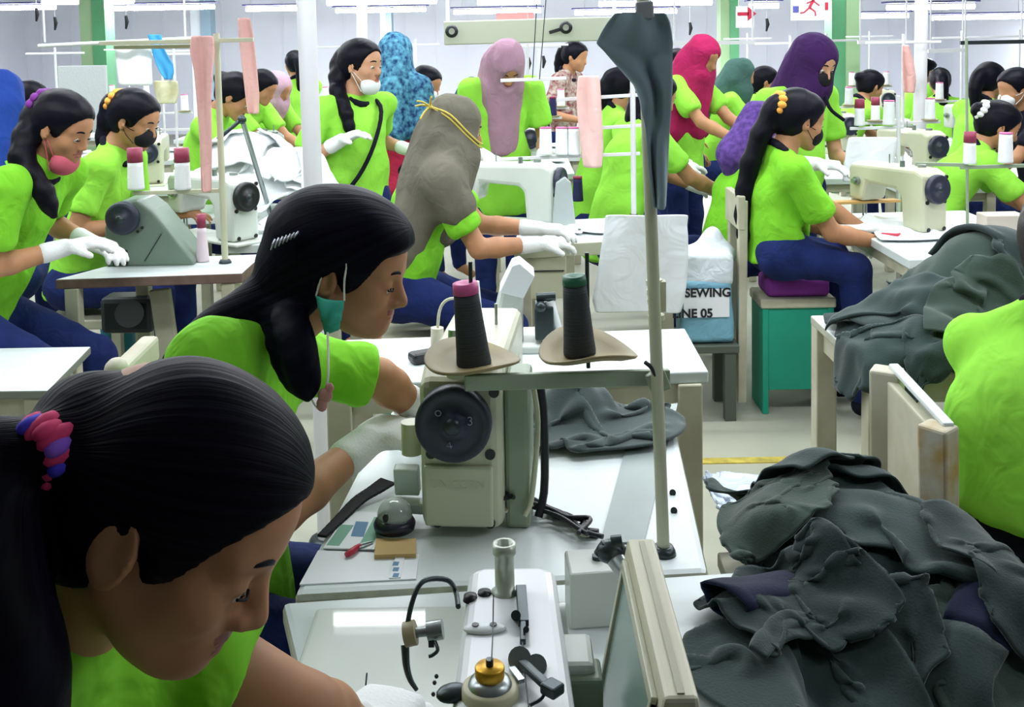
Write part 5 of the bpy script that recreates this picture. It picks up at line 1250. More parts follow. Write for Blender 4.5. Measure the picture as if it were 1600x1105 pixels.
def mid_stations():
    # ---- machine behind the two cones
    t = thing('sewing_machine', 'pale slanted machine arm topped with folded paper between the two cones', 'sewing machine', P(800, 545, 2.86))
    pp = [P(x, y, 2.84) for x, y in ((762, 545), (783, 452), (818, 462), (818, 545))]
    b = MB(); b.prism([(p[0], p[2]) for p in pp], .12, (0, 2.98, 0), (1, 0, 0), (0, 0, 1)); b.build('arm', CREAM2, t, .012)
    pp = [P(x, y, 2.83) for x, y in ((780, 460), (800, 418), (812, 414), (836, 434), (818, 470))]
    MB().prism([(p[0], p[2]) for p in pp], .10, (0, 2.95, 0), (1, 0, 0), (0, 0, 1)).build('folded_paper', PAPER, t, .003)
    b = MB(); b.box(P(850, 500, 2.88), (.05, .08, .09)); b.cyl(P(838, 465, 2.86), P(868, 463, 2.86), .012, n=12); b.sphere(P(845, 480, 2.84), .016, 10); b.build('metal_head', DMETAL, t, .004)
    b = MB(); b.cyl(P(858, 470, 2.86), P(880, 540, 2.86), .014, .010, n=12); b.cyl(P(838, 540, 2.86), P(855, 538, 2.86), .008, n=8); b.build('lever', WHITEM, t)
    b = MB(); q = G(800, 548, .75); b.box((q[0] + .02, 2.92, .760), (.34, .20, .02)); b.build('bed', CREAM2, t, .005)
    t = thing('thread_guide', 'bent cream thread guide with white spool left of the charcoal cones', 'thread guide', G(682, 545, .75))
    MB().loft(spline([G(684, 545, .752), P(684, 510, 2.8), P(688, 482, 2.8), P(700, 468, 2.8), P(722, 466, 2.8)], 16), .004, 8).build('rod', POLEM, t)
    MB().cyl(P(683, 540, 2.8), P(683, 512, 2.8), .017, .017, n=14).build('spool', mat('ivory_spool', '#CFCBB4', .6), t)
    b = MB(); b.cyl(P(742, 440, 2.82), P(752, 545, 2.82), .012, n=10); b.build('post', WHITEM, t)
    o = MB().box(G(666, 556, .765), (.09, .05, .028), rotz(.5)).build('machine_shoe', BLACKM, None, .01, loc=G(666, 556, .752)); tag(o, 'black treadle shoe lying beside the white spool', 'machine shoe')
    # ---- seated grey headscarf station
    NL, NR = G(803, 384, .75), G(1062, 372, .75)
    t = table('cream work table with drawer in front of the grey headscarfed woman', [NL, NR, NR + [.03, .55, 0], NL + [.03, .55, 0]], .75, .055, m=TOPW, edge=CREAM, apron=.0)
    MB().box((NL[0] + .115, NL[1] + .18, .61), (.19, .30, .17)).build('drawer', CREAM, t, .004)
    MB().box((NL[0] + .115, NL[1] + .026, .64), (.17, .006, .004)).build('drawer_gap', BLACKM, t)
    stool('teal stool with cream top under the grey headscarfed woman', -.30, 4.07, .40, .36, .48)
    m = machine_proto(CREAM2, WHEEL, 'pale sewing machine the grey headscarfed woman works at'); m.location = Vector(G(872, 352, .75)); m.rotation_euler = (0, 0, 1.2); MPALE = m
    global MPROTO_PALE; MPROTO_PALE = m
    o = MB().prism([(0, 0), (.105, 0), (.085, .20), (.06, .225), (.02, .20)], .03, G(862, 356, .75), (1, 0, 0), (0, 0, 1)).build('guard_plate', mat('grey_plate', '#A9B3B2', .4, var=.05), None, .006, loc=G(880, 356, .75)); tag(o, 'grey rounded guard plate between pale machine and navy cone', 'machine plate')
    c = cone_proto(THREADN, DPINKC, 'navy thread cone beside the grey plate', .125, .027, .022, .012); c.location = Vector(G(903, 314, .752)); CN = c
    c = dup(CN, G(966, 312, .752), 0, 'navy thread cone with maroon core nearest the hanging dark cloth')
    w = cone_proto(THREADW, PINKC, 'tall white thread cone at the left end of the cone rail', .125, .03, .026, .004)
    global CW, CNAVY; CW, CNAVY = w, CN
    a, b_ = P(778, 249, 4.9), P(1000, 240, 4.9)
    st = stand('thread stand with long rails behind the pale machine', (P(990, 300, 4.9)[0], 4.9, .75), P(988, 70, 4.9), [(a, b_), (P(782, 126, 4.9), P(885, 122, 4.9)), (P(870, 156, 4.9), P(1004, 148, 4.9)), (P(935, 200, 4.9), P(1003, 196, 4.9))], r=.012, m=PALEPOLE)
    for k, (a0, a1) in enumerate((((839, 0), (832, 122)), ((853, 0), (843, 124)))):
        q0, q1 = P(a0[0], a0[1], 4.88), P(a1[0], a1[1], 4.88); d_ = (q0 - q1) / (q0[2] - q1[2]); MB().cyl(q1, q1 + d_ * (ZC - q1[2]), .0025, n=6).build('thread_line', DMETAL, st)
    for i, (px, lab) in enumerate(((853, ''), (878, 'white thread cone second on the cone rail'), (897, 'white thread cone third on the cone rail'))):
        p = P(px, 243, 4.9) + np.array([0, 0, .004])
        if i == 0: w.location = Vector(p)
        else: dup(w, p, 0, lab)
    sheet_obj('hanging_cloth', strip([(118, 903, 936), (150, 900, 938), (190, 903, 940), (230, 908, 942), (262, 912, 940)], 4.86, .02, 8, 5), PINKCL, 'pale pink cloth hanging from the thread rail in the middle', 'cloth')
    sheet_obj('hanging_bag', strip([(336, 946, 1076), (352, 944, 1074), (368, 942, 1075), (400, 937, 1075), (440, 931, 1072), (468, 925, 1068), (488, 930, 1062)], min(NL[1], NR[1]) - .04, .012, 12, 8), mat('milky_plastic', '#DDE4E6', .45, wrinkle=.4, ws=8), 'large white plastic sheet hanging from the cream table front', 'sheet')
    white_cloth('white cloth pile on the cream table beside the dark hanging cloth', .36, 4.62, .752, (.42, .34), .2, 11, ext=None)
    white_cloth('white cloth at the grey headscarfed woman\'s hands', -.03, 4.35, .72, (.34, .3), .5, 12)
    # ---- printed bag on a bench
    t = thing('low_bench', 'dark low bench under the SEWING LINE 05 bag', 'bench', (.96, 4.45, 0))
    MB().box((.79, 4.48, .30), (.23, .30, .03)).build('bench_top', mat('dark_wood', '#4A5248', .7), t, .003)
    for x in (.71, .87):
        for y in (4.36, 4.60): MB().box((x, y, .143), (.045, .045, .286)).build('leg', mat('dark_wood', '#4A5248', .7), t)
    Yb = 4.36; lo, hi = P(1068, 541, Yb), P(1146, 400, Yb); zb = .317
    t = thing('sewing_bag', 'blue and white bag printed SEWING LINE 05 on the low bench', 'bag', ((lo[0] + hi[0]) / 2, Yb + .1, zb))
    S = Solid(); cx = (lo[0] + hi[0]) / 2; h = hi[2] - zb; wd = (hi[0] - lo[0])
    S.box((cx, Yb + .10, zb + h * .36), (wd / 2 - .02, .08, h * .36 - .02), None, .02, .02)
    S.plane((cx, Yb, zb + .001), (0, 0, -1))
    S.build('lower_bag', mat('blue_bag', '#6FA3B8', .6, var=.08, vs=5, wrinkle=.3), t, .010, disp=folds(12, .006, 2))
    S = Solid(); S.box((cx, Yb + .10, zb + h * .84), (wd / 2 - .016, .078, h * .14), None, .015, .02); S.cap((cx + .01, Yb + .12, hi[2] - .02), (cx + .04, Yb + .12, hi[2] + .07), .06, .02, .05); S.cap((cx + .04, Yb + .12, hi[2] + .05), (cx + .10, Yb + .12, hi[2] - .02), .03, .03, .05)
    S.build('upper_bag', mat('white_bag', '#D5DEE4', .6, wrinkle=.3), t, .010, disp=folds(12, .006, 3))
    pc = P(1104, 474, Yb - .012); MB().box(pc, (.185, .003, .115)).build('white_label', PAPER, t)
    ink = mat('black_ink', '#16181C', .7)
    text('SEWING', .050, P(1106, 458, Yb - .016), (PI / 2, 0, 0), ink, t, 'lettering', .0005, bold=.0016); text('LINE 05', .050, P(1114, 490, Yb - .016), (PI / 2, 0, 0), ink, t, 'lettering', .0005, 'RIGHT', bold=.0016)
    # ---- ponytailed woman's seat and table
    t = stool('tall teal box stool with purple cushion below the ponytailed woman', 1.165, 4.515, .31, .22, .485)
    MB().prism([(4.41, .05), (4.46, .05), (4.42, .90), (4.37, .90)], .035, (.915, 0, 0), (0, 1, 0), (0, 0, 1)).build('back_board', WOODC, t, .004)
    MB().prism([(4.58, .05), (4.63, .05), (4.62, .90), (4.57, .90)], .035, (.915, 0, 0), (0, 1, 0), (0, 0, 1)).build('back_board', WOODC, t, .004)
    MB().bar((.925, 4.37, .85), (.925, 4.64, .85), .03, .14).build('back_rail', WOODC, t, .005)
    S = Solid(); S.box((1.17, 4.515, .525), (.11, .07, .018), None, .022, .02); o = S.build('cushion', PURPLE, None, .010, loc=(1.17, 4.515, .486)); tag(o, 'purple cushion on the teal stool of the ponytailed woman', 'cushion')
    table('white table with clutter before the ponytailed woman', [(1.43, 3.90), (2.06, 3.95), (2.06, 4.93), (1.43, 4.90)], .75, .035, edge=TOPW, apron=.05)
    m = machine_proto(CREAM, WHEEL, 'cream sewing machine behind the right garment heap', detail=True); m.location = Vector(G(1462, 368, .75)); m.rotation_euler = (0, 0, .42); m.scale = (.97,) * 3
    global MPROTO_CREAM; MPROTO_CREAM = m
    white_cloth('white cloth spread on the ponytailed woman\'s table', 1.62, 4.45, .752, (.50, .50), .2, 15, amp=.04)
    white_cloth('white cloth hanging in the ponytailed woman\'s lap', 1.42, 4.20, .74, (.26, .36), .2, 16, ext=(1.43, 2, 3.9, 5))
    o = MB().bar(P(1265, 318, 4.6), P(1402, 313, 4.75), .05, .012).build('wooden_stick', mat('tan_wood', '#C09A58', .6), None, .002, loc=P(1330, 318, 4.65)); tag(o, 'tan wooden ruler under the ponytailed woman\'s hand', 'ruler')
    t = thing('thread_snips', 'red handled snips on the right table edge', 'snips', G(1398, 368, .752)); MB().loft([G(1378, 366, .762), G(1400, 369, .764), G(1422, 364, .762)], [.007, .011, .006], 8).build('handle', REDP, t); MB().loft([G(1422, 364, .762), G(1445, 365, .760)], [.004, .001], 6).build('blade', METAL, t)
    sheet_obj('hanging_sheet', strip([(214, 1326, 1402), (235, 1322, 1400), (260, 1319, 1396), (285, 1316, 1392)], 5.3, .012, 8, 9), CLOTHW, 'white cloth hanging straight in front of the far right machine', 'cloth')
    sheet_obj('hanging_sheet', strip([(150, 1288, 1340), (175, 1286, 1345), (200, 1290, 1335), (225, 1284, 1318)], 4.35, .02, 8, 10), CLOTHW, 'white cloth held by the woman in the dark purple hood', 'cloth') if 0 else None
    # cones on rails at the right
    a, b_ = P(1328, 201, 5.5), P(1412, 199, 5.5)
    stand('short thread rail behind the white hanging cloth', (P(1405, 250, 5.5)[0], 5.5, 0), P(1404, 150, 5.5), [(a, b_)], m=PALEPOLE)
    c = cone_proto(THREADW, DPINKC, 'white cone with maroon core left on the short rail', .135, .026, .024, .045); c.location = Vector(P(1343, 198, 5.5) + np.array([0, 0, .006])); CM = c
    global CMAROON; CMAROON = CM
    dup(CW, P(1389, 197, 5.5) + np.array([0, 0, .006]), 0, 'white cone right on the short rail')
    a, b_ = P(1500, 262, 4.5), P(1625, 258, 4.5)
    stand('glassy thread rail with paper cones at the right edge', (P(1512, 330, 4.5)[0], 4.5, .75), P(1510, 60, 4.5), [(a, b_), (P(1430, 256, 4.5), P(1512, 258, 4.5))], r=.006, m=GREENGREY)
    dup(CM, P(1515, 259, 4.5) + np.array([0, 0, .008]), 0, 'white cone with maroon core before the woman with white scrunchie')
    dup(CW, P(1571, 257, 4.5) + np.array([0, 0, .008]), 0, 'plain white cone before the woman with white scrunchie')
    o = MB().box(P(1565, 300, 4.3), (.16, .10, .09)).build('cone_box', mat('beige_box', '#C3B9AC', .6), None, .004, loc=P(1565, 318, 4.3)); o.location.z = .752 ; tag(o, 'beige box on the right table behind the garment heap', 'box')
    # ---- left machine station
    NL, NR = G(86, 437, .75), G(378, 427, .75)
    t = table('white table with brown edge carrying the grey machine', [NL, NR, NR + [0, .34, 0], NL + [.16, .34, 0]], .75, .036, edge=mat('brown_edge', '#6A564C', .7, var=.2, vs=20), apron=.0, legm=WOODC)
    MB().bar(P(250, 452, 4.0), (P(282, 560, 4.0)[0], 4.0, .0), .03, .075).build('slanted_leg', WOODC, t, .004)
    MB().cyl(P(202, 490, 4.0), P(202, 490, 4.06), .052, n=24).build('motor_pulley', mat('grey_pulley', '#4E5258', .5), t)
    MB().box(P(205, 488, 4.12), (.2, .12, .14)).build('motor', mat('dark_motor', '#2A2E36', .5), t, .02)
    t = thing('sewing_machine', 'grey-green machine with sloping back and navy handwheel at the left', 'sewing machine', G(230, 412, .75))
    pr = [(163, 412), (163, 352), (170, 326), (188, 311), (214, 309), (236, 326), (302, 404), (302, 412)]
    pp = [P(x, y, 4.02) for x, y in pr]; zb = pp[0][2]
    b = MB(); b.prism([(p[0], p[2] - zb + .752) for p in pp][::-1], -.20, (0, 4.02, 0), (1, 0, 0), (0, 0, 1)); b.build('housing', GREYG, t, .014, seg=3)
    c = P(193, 336, 4.0); c[2] += .752 - zb
    w = MB().lathe([(0, -.045), (.02, -.045), (.022, -.034), (.045, -.034), (.058, -.03), (.062, -.02), (.062, 0), (0, 0)], c, (0, 1, 0), 36).build('handwheel', WHEEL, t)
    MB().lathe([(.0, -.055), (.012, -.054), (.016, -.044)], c, (0, 1, 0), 18).build('hub', DMETAL, w)
    MB().box(P(188, 398, 4.02) + [0, -.002, .752 - zb], (.055, .012, .055)).build('recess', BLACKM, t)
    b = MB(); q = P(176, 395, 4.0) + np.array([0, 0, .752 - zb]); b.cyl(q, q - [0, .02, 0], .012, n=14); b.build('dial', METAL, t)
    b = MB()
    for x, y in ((215, 362), (222, 356)): b.cyl(P(x, y, 4.02), P(x, y, 4.01), .006, n=10)
    b.build('screw_plugs', BLACKM, t); MB().bar(P(226, 408, 4.018), P(252, 366, 4.018), .004, .003).build('seam', DMETAL, t)
    # stand with pink strip
    base = (P(352, 412, 4.05)[0], 4.05, .75)
    st = stand('cream thread stand with pale pink strip left of the white pole', base, P(338, 52, 4.05), [(P(155, 68, 4.05), P(396, 62, 4.05)), (P(208, 302, 4.05), P(342, 298, 4.05)), (P(178, 74, 4.09), P(330, 72, 4.09))], r=.012)
    sheet_obj('hanging_strip', strip([(56, 300, 333), (80, 298, 335), (110, 304, 332), (160, 308, 330), (220, 311, 331), (270, 312, 330), (300, 313, 329)], 4.0, .014, 8, 15), PINKC2, 'long pale pink strip hanging from the left thread stand', 'cloth')
    for i, (px, lab) in enumerate(((213, 'white cone with maroon core left on the rail behind the grey machine'), (286, 'white cone with maroon core right on the rail behind the grey machine'))): dup(CM, P(px, 299, 4.05) + np.array([0, 0, .008]), 0, lab, scale=1.15)
    c = cone_proto(mat('pink_white_thread', '#D9C8D0', .8), DPINKC, 'tall pinkish cone standing right of the grey machine', .18, .024, .016, .05); c.location = Vector(G(317, 408, .752)); c.scale = (1, 1, 1)
    # jointed lamp arm
    t = thing('lamp_arm', 'thin jointed metal lamp arm right of the pink strip', 'lamp', G(425, 352, .752))
    MB().loft([G(428, 352, .754), P(378, 186, 4.6)], .011, 8).build('long_arm', METAL, t); MB().loft([P(378, 186, 4.6), P(340, 218, 4.55)], .009, 8).build('short_arm', DMETAL, t); MB().sphere(P(378, 187, 4.6), .02, 10).build('joint', DMETAL, t)
    table('table heaped with white cloth right of the left thread stand', [(-1.2, 4.40), (-.72, 4.40), (-.72, 5.10), (-1.2, 5.10)], .75, .035, edge=TOPW)
    H = Heap(-1.6, -.4, 4.4, 5.6, .02); gx, gy = H.grid(); H.h[:] = .2; H.h[(gx > -1.2) & (gx < -.72) & (gy > 4.40) & (gy < 5.10)] = .755
    H.h = np.maximum(H.h, np.where((gx > -1.19) & (gx < -.73) & (gy > 4.42) & (gy < 5.08), .755 + .30 * np.exp(-((gx + 1.04) / .22) ** 2 - ((gy - 4.92) / .13) ** 2), 0))
    for i, (x, y, s) in enumerate(((-.95, 4.74, .42), (-.86, 4.78, .38), (-1.05, 4.88, .44), (-.92, 4.92, .44), (-1.0, 4.85, .34), (-.84, 4.86, .34))):
        X = drop_sheet(H, (x, y), (s, s * .8), i * .7, (.7, .7), n=24, seed=130 + i, amp=.06, z0=.05, steps=80); H.stamp(X)
        sheet_obj('white_cloth', X, CLOTHW, 'white cloth in the heap by the left stand, ' + ['at its front edge', 'at the front right', 'at its left rear', 'at its right rear', 'topmost in the middle', 'topmost at the right'][i], 'cloth', 'white cloths heaped on the left table')
    table('second table heaped with white cloth before the bending worker', [(-1.62, 5.10), (-.98, 5.13), (-.98, 5.50), (-1.62, 5.50)], .75, .035, edge=TOPW)
    H = Heap(-2.0, -.6, 4.8, 5.8, .02); gx, gy = H.grid(); H.h[:] = .2; on = (gx > -1.62) & (gx < -.98) & (gy > 5.11) & (gy < 5.50); H.h[on] = .755
    H.h = np.maximum(H.h, np.where(on & (gx > -1.60) & (gx < -1.0) & (gy > 5.13) & (gy < 5.48), .755 + .36 * np.exp(-((gx + 1.30) / .30) ** 2 - ((gy - 5.31) / .12) ** 2), 0))
    for i, (x, y, s) in enumerate(((-1.42, 5.24, .44), (-1.16, 5.26, .44), (-1.30, 5.33, .52), (-1.44, 5.34, .36), (-1.16, 5.34, .36))):
        X = drop_sheet(H, (x, y), (s, s * .7), i * .7, (.7, .7), n=22, seed=160 + i, amp=.06, z0=.05, steps=80); H.stamp(X)
        sheet_obj('white_cloth', X, CLOTHW, 'white cloth in the tall heap before the bending worker, ' + ['front left', 'front right', 'across its middle', 'topmost left', 'topmost right'][i], 'cloth', 'white cloths heaped before the bending worker')
    m2 = machine_proto(CREAM2, BLACKM, 'pale machine with black wheel behind the pink strip'); m2.location = Vector((-1.10, 4.43, .75)); m2.rotation_euler = (0, 0, .9)
    table('white table behind the grey machine before the orange scrunchie woman', rect(-1.30, 4.66, .3, .3), .75, .03) if 0 else None
    stool('teal stool with cream top at the left edge under the pink masked woman', -1.86, 3.72, .40, .36, .515)
    stool('small stool under the woman with orange scrunchie', -1.80, 4.60, .34, .34, .44, WOODC, WOODC, solid=False)
    table('white topped cream side table at the left edge', [(-1.95, 3.0), (-1.315, 2.99), (-1.36, 3.42), (-1.95, 3.42)], .62, .025, apron=.08, edge=mat('grey_edge', '#6E7468', .6), name='side_table')
    t = thing('plastic_bucket', 'small teal bucket on the floor under the grey machine table', 'bucket', (-1.80, 4.98, 0)); MB().lathe([(0, .004), (.10, .004), (.13, .30), (.125, .30), (.097, .01), (0, .01)], (-1.80, 4.98, .0), n=24).build('bucket', mat('teal_plastic', '#1F6F7C', .4), t); MB().loft(arc((-1.80, 4.98, .30), .13, 0, PI, [1, 0, 0], [0, -.5, .3], 14), .004, 6).build('bucket_handle', METAL, t)
    # white pole
    def pole(label, px0, py0, px1, Y, r, m=PALEPOLE, z0=0.0):
        b = P(px1, py0, Y); a = P(px0, 0, Y); d = (a - b) / (a[2] - b[2]); base = b + d * (z0 - b[2]); top = b + d * (ZC - b[2])
        t = thing('power_pole', label, 'pole', base); MB().cyl(base, top, r, n=18).build('tube', m, t)
        MB().lathe([(r, .012), (r * 1.8, .010), (r * 2, 0), (0, 0)], base, n=20).build('foot_plate', DMETAL, t)
    pole('thick white pole between the orange scrunchie and standing women', 478, 330, 491, 3.35, .029)
    pole('white pole right of the purple hooded woman', 1440, 195, 1437, 6.5, .038)
    pole('thin white pole behind the standing woman with cross strap', 565, 100, 566, 8.2, .04)
    # long beam with two black wheels
    t = thing('overhead_rail', 'long grey-green rail with two black rings under the ceiling lamps', 'rail', P(820, 50, 6.2))
    MB().bar(P(694, 52, 6.2), P(975, 44, 6.2), .06, .135).build('rail', mat('sage_rail', '#A7AE9C', .5), t, .006)
    for px, py in ((706, 49), (884, 43)): MB().lathe([(.018, 0), (.036, 0), (.036, .03), (.018, .03)], P(px, py, 6.15), (0, -1, 0), 24).build('black_ring', BLACKM, t)
    MB().bar(P(858, 51, 6.14), P(878, 45, 6.14), .02, .02).build('handle', BLACKM, t, .004)
    for px in (700, 960):
        q = P(px, 50, 6.2); MB().cyl((q[0], q[1], q[2]), (q[0], q[1], ZC), .01, n=8).build('hanger', PALEPOLE, t)
    # signs
    def sign(label, px, Y, m=PAPER):
        a, b = P(px[0], px[1], Y), P(px[2], px[3], Y); c = (a + b) / 2
        t = thing('hanging_sign', label, 'sign', c); MB().box(c, (abs(b[0] - a[0]), .012, abs(a[2] - b[2]))).build('sign_board', m, t)
        for s in (-.35, .35): MB().cyl((c[0] + s * abs(b[0] - a[0]), Y, max(a[2], b[2])), (c[0] + s * abs(b[0] - a[0]), Y, ZC), .004, n=6).build('hanger', PALEPOLE, t)
        return t, c, abs(b[0] - a[0]), abs(a[2] - b[2])
    redi = mat('sign_red', '#B81038', .6)
    t, c, w, h = sign('white sign with red arrow pointing right', (1150, 10, 1178, 43), 10.7)
    b = MB(); b.box(c + [-.02, -.010, .03], (w * .62, .006, h * .16)); b.prism([(.0, -.07), (.085, 0), (0, .07)], .006, c + [w * .14, -.007, .03], (1, 0, 0), (0, 0, 1)); b.build('red_arrow', redi, t)
    t, c, w, h = sign('white emergency sign with red running figure', (1236, -14, 1298, 31), 10.2)
    k = w / 62; dk = mat('sign_dark_red', '#B01E3A', .6)
    def q(x, y): return c + np.array([(x - 1267) * k, -.011, (8.5 - y) * k])
    b = MB(); 
    for p0, p1, r in (((1272, -2), (1264, 12), 4), ((1264, 12), (1256, 19), 2.2), ((1256, 19), (1250, 20), 2), ((1265, 12), (1273, 18), 2.2), ((1273, 18), (1274, 25), 2), ((1270, 1), (1260, 5), 1.8), ((1271, 2), (1280, 9), 1.8)): b.bar(q(*p0), q(*p1), .006, r * k)
    b.sphere(q(1275, -8), (3.5 * k, .004, 3.5 * k), 12); b.build('running_figure', dk, t)
    b = MB(); b.box(q(1291, 10), (5 * k, .004, 12 * k)); b.build('door_mark', dk, t)
    b = MB(); b.box(q(1243, 14), (9 * k, .004, 10 * k)); b.build('blue_mark', mat('sign_blue', '#4A4E9A', .6), t)
    t, c, w, h = sign('pale red printed notice above the long rail', (775, 20, 834, 33), 12.5, mat('pale_red_notice', '#CF8A86', .7))
    # left hangings
    o = MB().box((P(255, 90, 6.4)[0], 6.4, P(255, 90, 6.4)[2]), (.001, .001, .001)) if 0 else None
    X = strip([(54, 231, 252), (64, 234, 255), (76, 237, 258), (88, 240, 264), (100, 244, 271), (112, 250, 272), (124, 258, 268)], 6.4, .01, 7, 33); sheet_obj('hanging_pattern', X, mat('blue_pattern_cloth', '#3C96CC', .8), 'bright blue cut pattern hanging near the left wall', 'pattern')
    X = strip([(72, 180, 236), (100, 182, 236), (134, 186, 238)], 6.5, .01, 7, 34); sheet_obj('hanging_pattern', X, PAPER, 'white paper pattern hanging left of the blue one', 'pattern')
    X = strip([(126, 240, 278), (145, 242, 280), (162, 246, 276)], 6.4, .012, 7, 35); sheet_obj('hanging_pattern', X, mat('cream_paper', '#CFCDB2', .8, hex2='#AFA878', vs=12), 'speckled cream pattern hanging below the blue one', 'pattern')
    t = thing('pattern_rail', 'thin rail carrying the blue and white patterns', 'rail', P(220, 62, 6.45)); MB().cyl(P(60, 72, 6.45), P(300, 60, 6.45), .012, n=8).build('rail', PALEPOLE, t)
    for px in (70, 290):
        q_ = P(px, 66, 6.45); MB().cyl(q_, (q_[0], q_[1], ZC), .006, n=6).build('hanger', PALEPOLE, t)
    t = thing('mesh_board', 'pale mesh board standing behind the two left women', 'board', (P(130, 150, 6.8)[0], 6.8, 0)); q_ = P(130, 140, 6.8); MB().box((q_[0], 6.8, q_[2] - .06), (.30, .03, .42)).build('board', mat('grey_mesh', '#B4B9BC', .6, bump=.5, bs=90), t, .004)
    for s in (-.12, .12): MB().box((q_[0] + s, 6.8, (q_[2] - .27) / 2), (.03, .03, q_[2] - .27)).build('leg', PALEPOLE, t)
    sheet_obj('hanging_strip', strip([(28, 372, 392), (60, 374, 398), (100, 378, 402), (150, 384, 406), (178, 388, 404)], 5.6, .014, 7, 16), PINKC2, 'short pale pink strip hanging left of the white pole', 'cloth')
    sheet_obj('hanging_strip', strip([(70, 1410, 1420), (95, 1409, 1427), (125, 1410, 1432), (145, 1413, 1430)], 6.3, .014, 7, 17), PINKC2, 'pale pink strip hanging left of the right white pole', 'cloth')
    for lab, x0, x1, y, Y in (('thin white rail high at the right of the green pillar', 1340, 1420, 66, 7.2), ('thin white rail right of the right white pole', 1450, 1512, 80, 7.4), ('dark rail near the top right edge', 1500, 1600, 67, 7.0), ('thin rail left of the green pillar above the magenta headscarf', 1050, 1180, 68, 7.4)):
        t = thing('hanging_rail', lab, 'rail', P((x0 + x1) / 2, y, Y)); MB().bar(P(x0, y, Y), P(x1, y - 2, Y), .02, .025).build('rail', PALEPOLE if 'dark' not in lab else DMETAL, t)
        for px in (x0 + 4, x1 - 4):
            q_ = P(px, y, Y); MB().cyl(q_, (q_[0], q_[1], ZC), .006, n=6).build('hanger', PALEPOLE, t)

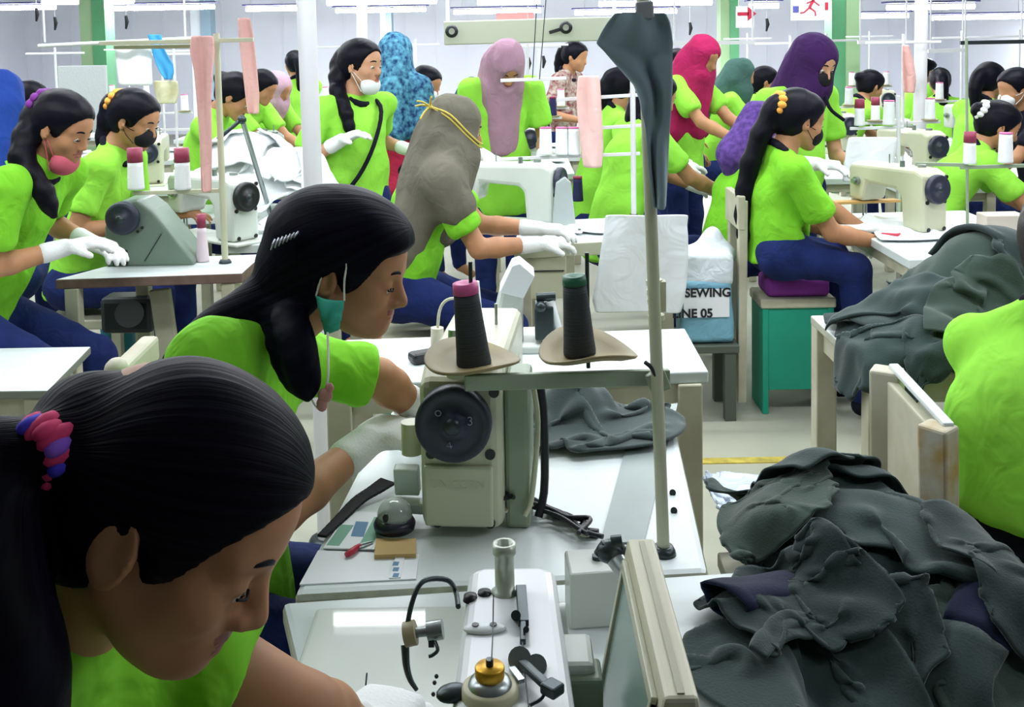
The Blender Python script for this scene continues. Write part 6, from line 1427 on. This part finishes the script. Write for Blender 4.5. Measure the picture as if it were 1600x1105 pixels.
def hanging_tools():
    for px, py, Y, w in ((57, 22, 9.0, 'above the blue headscarf'), (86, 36, 9.2, 'left of the mesh board'), (197, 34, 9.0, 'right of the left green pillar'), (1078, 44, 9.5, 'above the magenta headscarf'), (1198, 38, 9.3, 'right of the red arrow sign'), (826, 99, 9.4, 'right of the mauve headscarf'), (849, 96, 9.6, 'left of the red checked woman')):
        p = P(px, py, Y); t = thing('hanging_snips', 'small dark snips hanging on a cord ' + w, 'snips', p)
        MB().loft([p + [0, 0, .05], p + [.008, 0, 0], p - [.004, 0, .06]], [.012, .018, .008], 8).build('grip', BLACKM, t)
        MB().cyl(p + [0, 0, .045], (p[0], p[1], ZC), .003, n=6).build('cord', PALEPOLE, t)
def far_stations():
    # (px, Y, what it stands by, machine colour, with stand)
    L = [(452, 6.3, 'left of the white pole', 1, 0, .3), (120, 6.2, 'behind the orange scrunchie woman', 0, 1, .2), (40, 7.6, 'beyond the blue headscarf', 0, 1, 0), (262, 7.7, 'below the blue pattern', 0, 1, .2), (345, 9.2, 'far behind the pink strip', 0, 0, 0), (520, 8.4, 'behind the standing woman', 0, 1, 0), (700, 6.6, 'behind the grey headscarf', 0, 1, .3), (850, 7.0, 'behind the mauve headscarf', 0, 1, .2), (770, 9.4, 'far behind the mauve headscarf', 0, 1, 0),
         (935, 6.8, 'behind the hanging pink cloth', 0, 1, .2), (1096, 5.9, 'below the magenta headscarf', 1, 1, .25), (1162, 7.1, 'by the grey green headscarf', 0, 1, .3), (1230, 8.6, 'behind the purple hood', 0, 1, 0), (1336, 6.6, 'right of the green pillar', 0, 1, .3), (1440, 6.7, 'below the right white pole', 0, 1, .25), (1402, 9.4, 'far behind the right white pole', 0, 1, 0), (1502, 8.2, 'beyond the right women', 0, 1, .2), (1585, 7.8, 'at the far right edge', 0, 1, 0), (1000, 9.0, 'far behind the dark hanging cloth', 0, 1, .1), (640, 9.2, 'far behind the camouflage headscarf', 0, 1, 0), (170, 9.6, 'far at the left wall end', 0, 1, 0)]
    green = machine_proto(GREYG, WHEEL, 'x'); used = False; proto_t = None; proto_s = None
    placed = [(1.745, 4.42, .63, 1.0), (.25, 4.65, .95, .6), (-.96, 4.75, .48, .7), (-1.3, 4.05, .7, .4), (-1.3, 5.31, .64, .4)]
    FOOT.extend([(P(1437, 195, 6.5)[0], 6.5, .12), (P(566, 100, 8.2)[0], 8.2, .1), (P(130, 140, 6.8)[0], 6.8, .2)])
    def clash(x, y):
        n = 0
        for fx, fy, r in FOOT:
            dx = max(abs(fx - x) - .27, 0); dy = max(abs(fy - y - .25) - .41, 0)
            n += max(0, r + .03 - math.hypot(dx, dy))
        for ax, ay, aw, ad in placed:
            ox = (aw + .52) / 2 + .03 - abs(ax - x); oy = (ad + .80) / 2 + .03 - abs(ay - y - .25)
            if ox > 0 and oy > 0: n += min(ox, oy) + .2
        return n
    for i, (px, Y, wh, col, st, rz) in enumerate(L):
        x0 = P(px, 200, Y)[0]; best = min(((clash(x0 + dx, Y + dy) * 80 + abs(dx) * 2 + abs(dy) * .6, dx, dy) for dx in np.arange(-.8, .81, .1) for dy in np.arange(-.9, 1.5, .1)))
        x = x0 + best[1]; Y = Y + best[2]; placed.append((x, Y + .25, .52, .80))
        if proto_t is None: proto_t = table('white machine table ' + wh, rect(0, 0, .52, .80), .75, .035, apron=.05, edge=TOPW); tt = proto_t; tt.location = (x, Y + .25, 0)
        else: tt = dup(proto_t, (x, Y + .25, 0), 0, 'white machine table ' + wh)
        lab = ('grey-green' if col else 'pale') + ' sewing machine ' + wh
        if col and not used: mm = green; mm['label'] = lab; mm.location = (x, Y + .02, .75); mm.rotation_euler = (0, 0, rz); used = True
        else: dup(green if col else (MPROTO_CREAM if i % 2 else MPROTO_PALE), (x, Y + .02, .75), rz, lab, scale=1.0)
        if st:
            if proto_s is None:
                proto_s = stand('thread stand ' + wh, (0, 0, .75), (0, 0, 1.55), [((-.22, 0, 1.03), (.22, 0, 1.03)), ((-.22, 0, 1.50), (.22, 0, 1.50))], [(-.16, 0, 1.045), (.16, 0, 1.045)], r=.009, m=PALEPOLE); s_ = proto_s
            else: s_ = dup(proto_s, None, 0, 'thread stand ' + wh)
            s_.location = Vector((x, Y + .55, .75))
            for k, dx in enumerate((-.16, .16)):
                dup([CW, CMAROON, CW, CNAVY][(i + k) % 4] if i % 5 else CW, (x + dx, Y + .55, 1.047), 0, ('left' if k == 0 else 'right') + ' thread cone on the stand ' + wh, scale=1.0)
        white_cloth('white cloth on the machine table ' + wh, x + .13, Y + .46, .756, (.24, .22), i * .8, 200 + i, amp=.05, n=12)
setup_camera()
room(); lamps()
front_tables(); cream_machine(); front_stand(); table_items(); overhead_machine(); near_seats()
woman_front(); woman_second(); all_workers()
garments(); mid_stations(); hanging_tools(); far_stations()
w = bpy.data.worlds.new('hall_world'); SC.world = w; w.use_nodes = True
w.node_tree.nodes['Background'].inputs[0].default_value = (.8, .88, 1, 1); w.node_tree.nodes['Background'].inputs[1].default_value = .3
vs = SC.view_settings; vs.view_transform = 'Standard'; vs.look = 'None'; vs.gamma = 1; vs.use_curve_mapping = False; vs.exposure = EXPOSURE
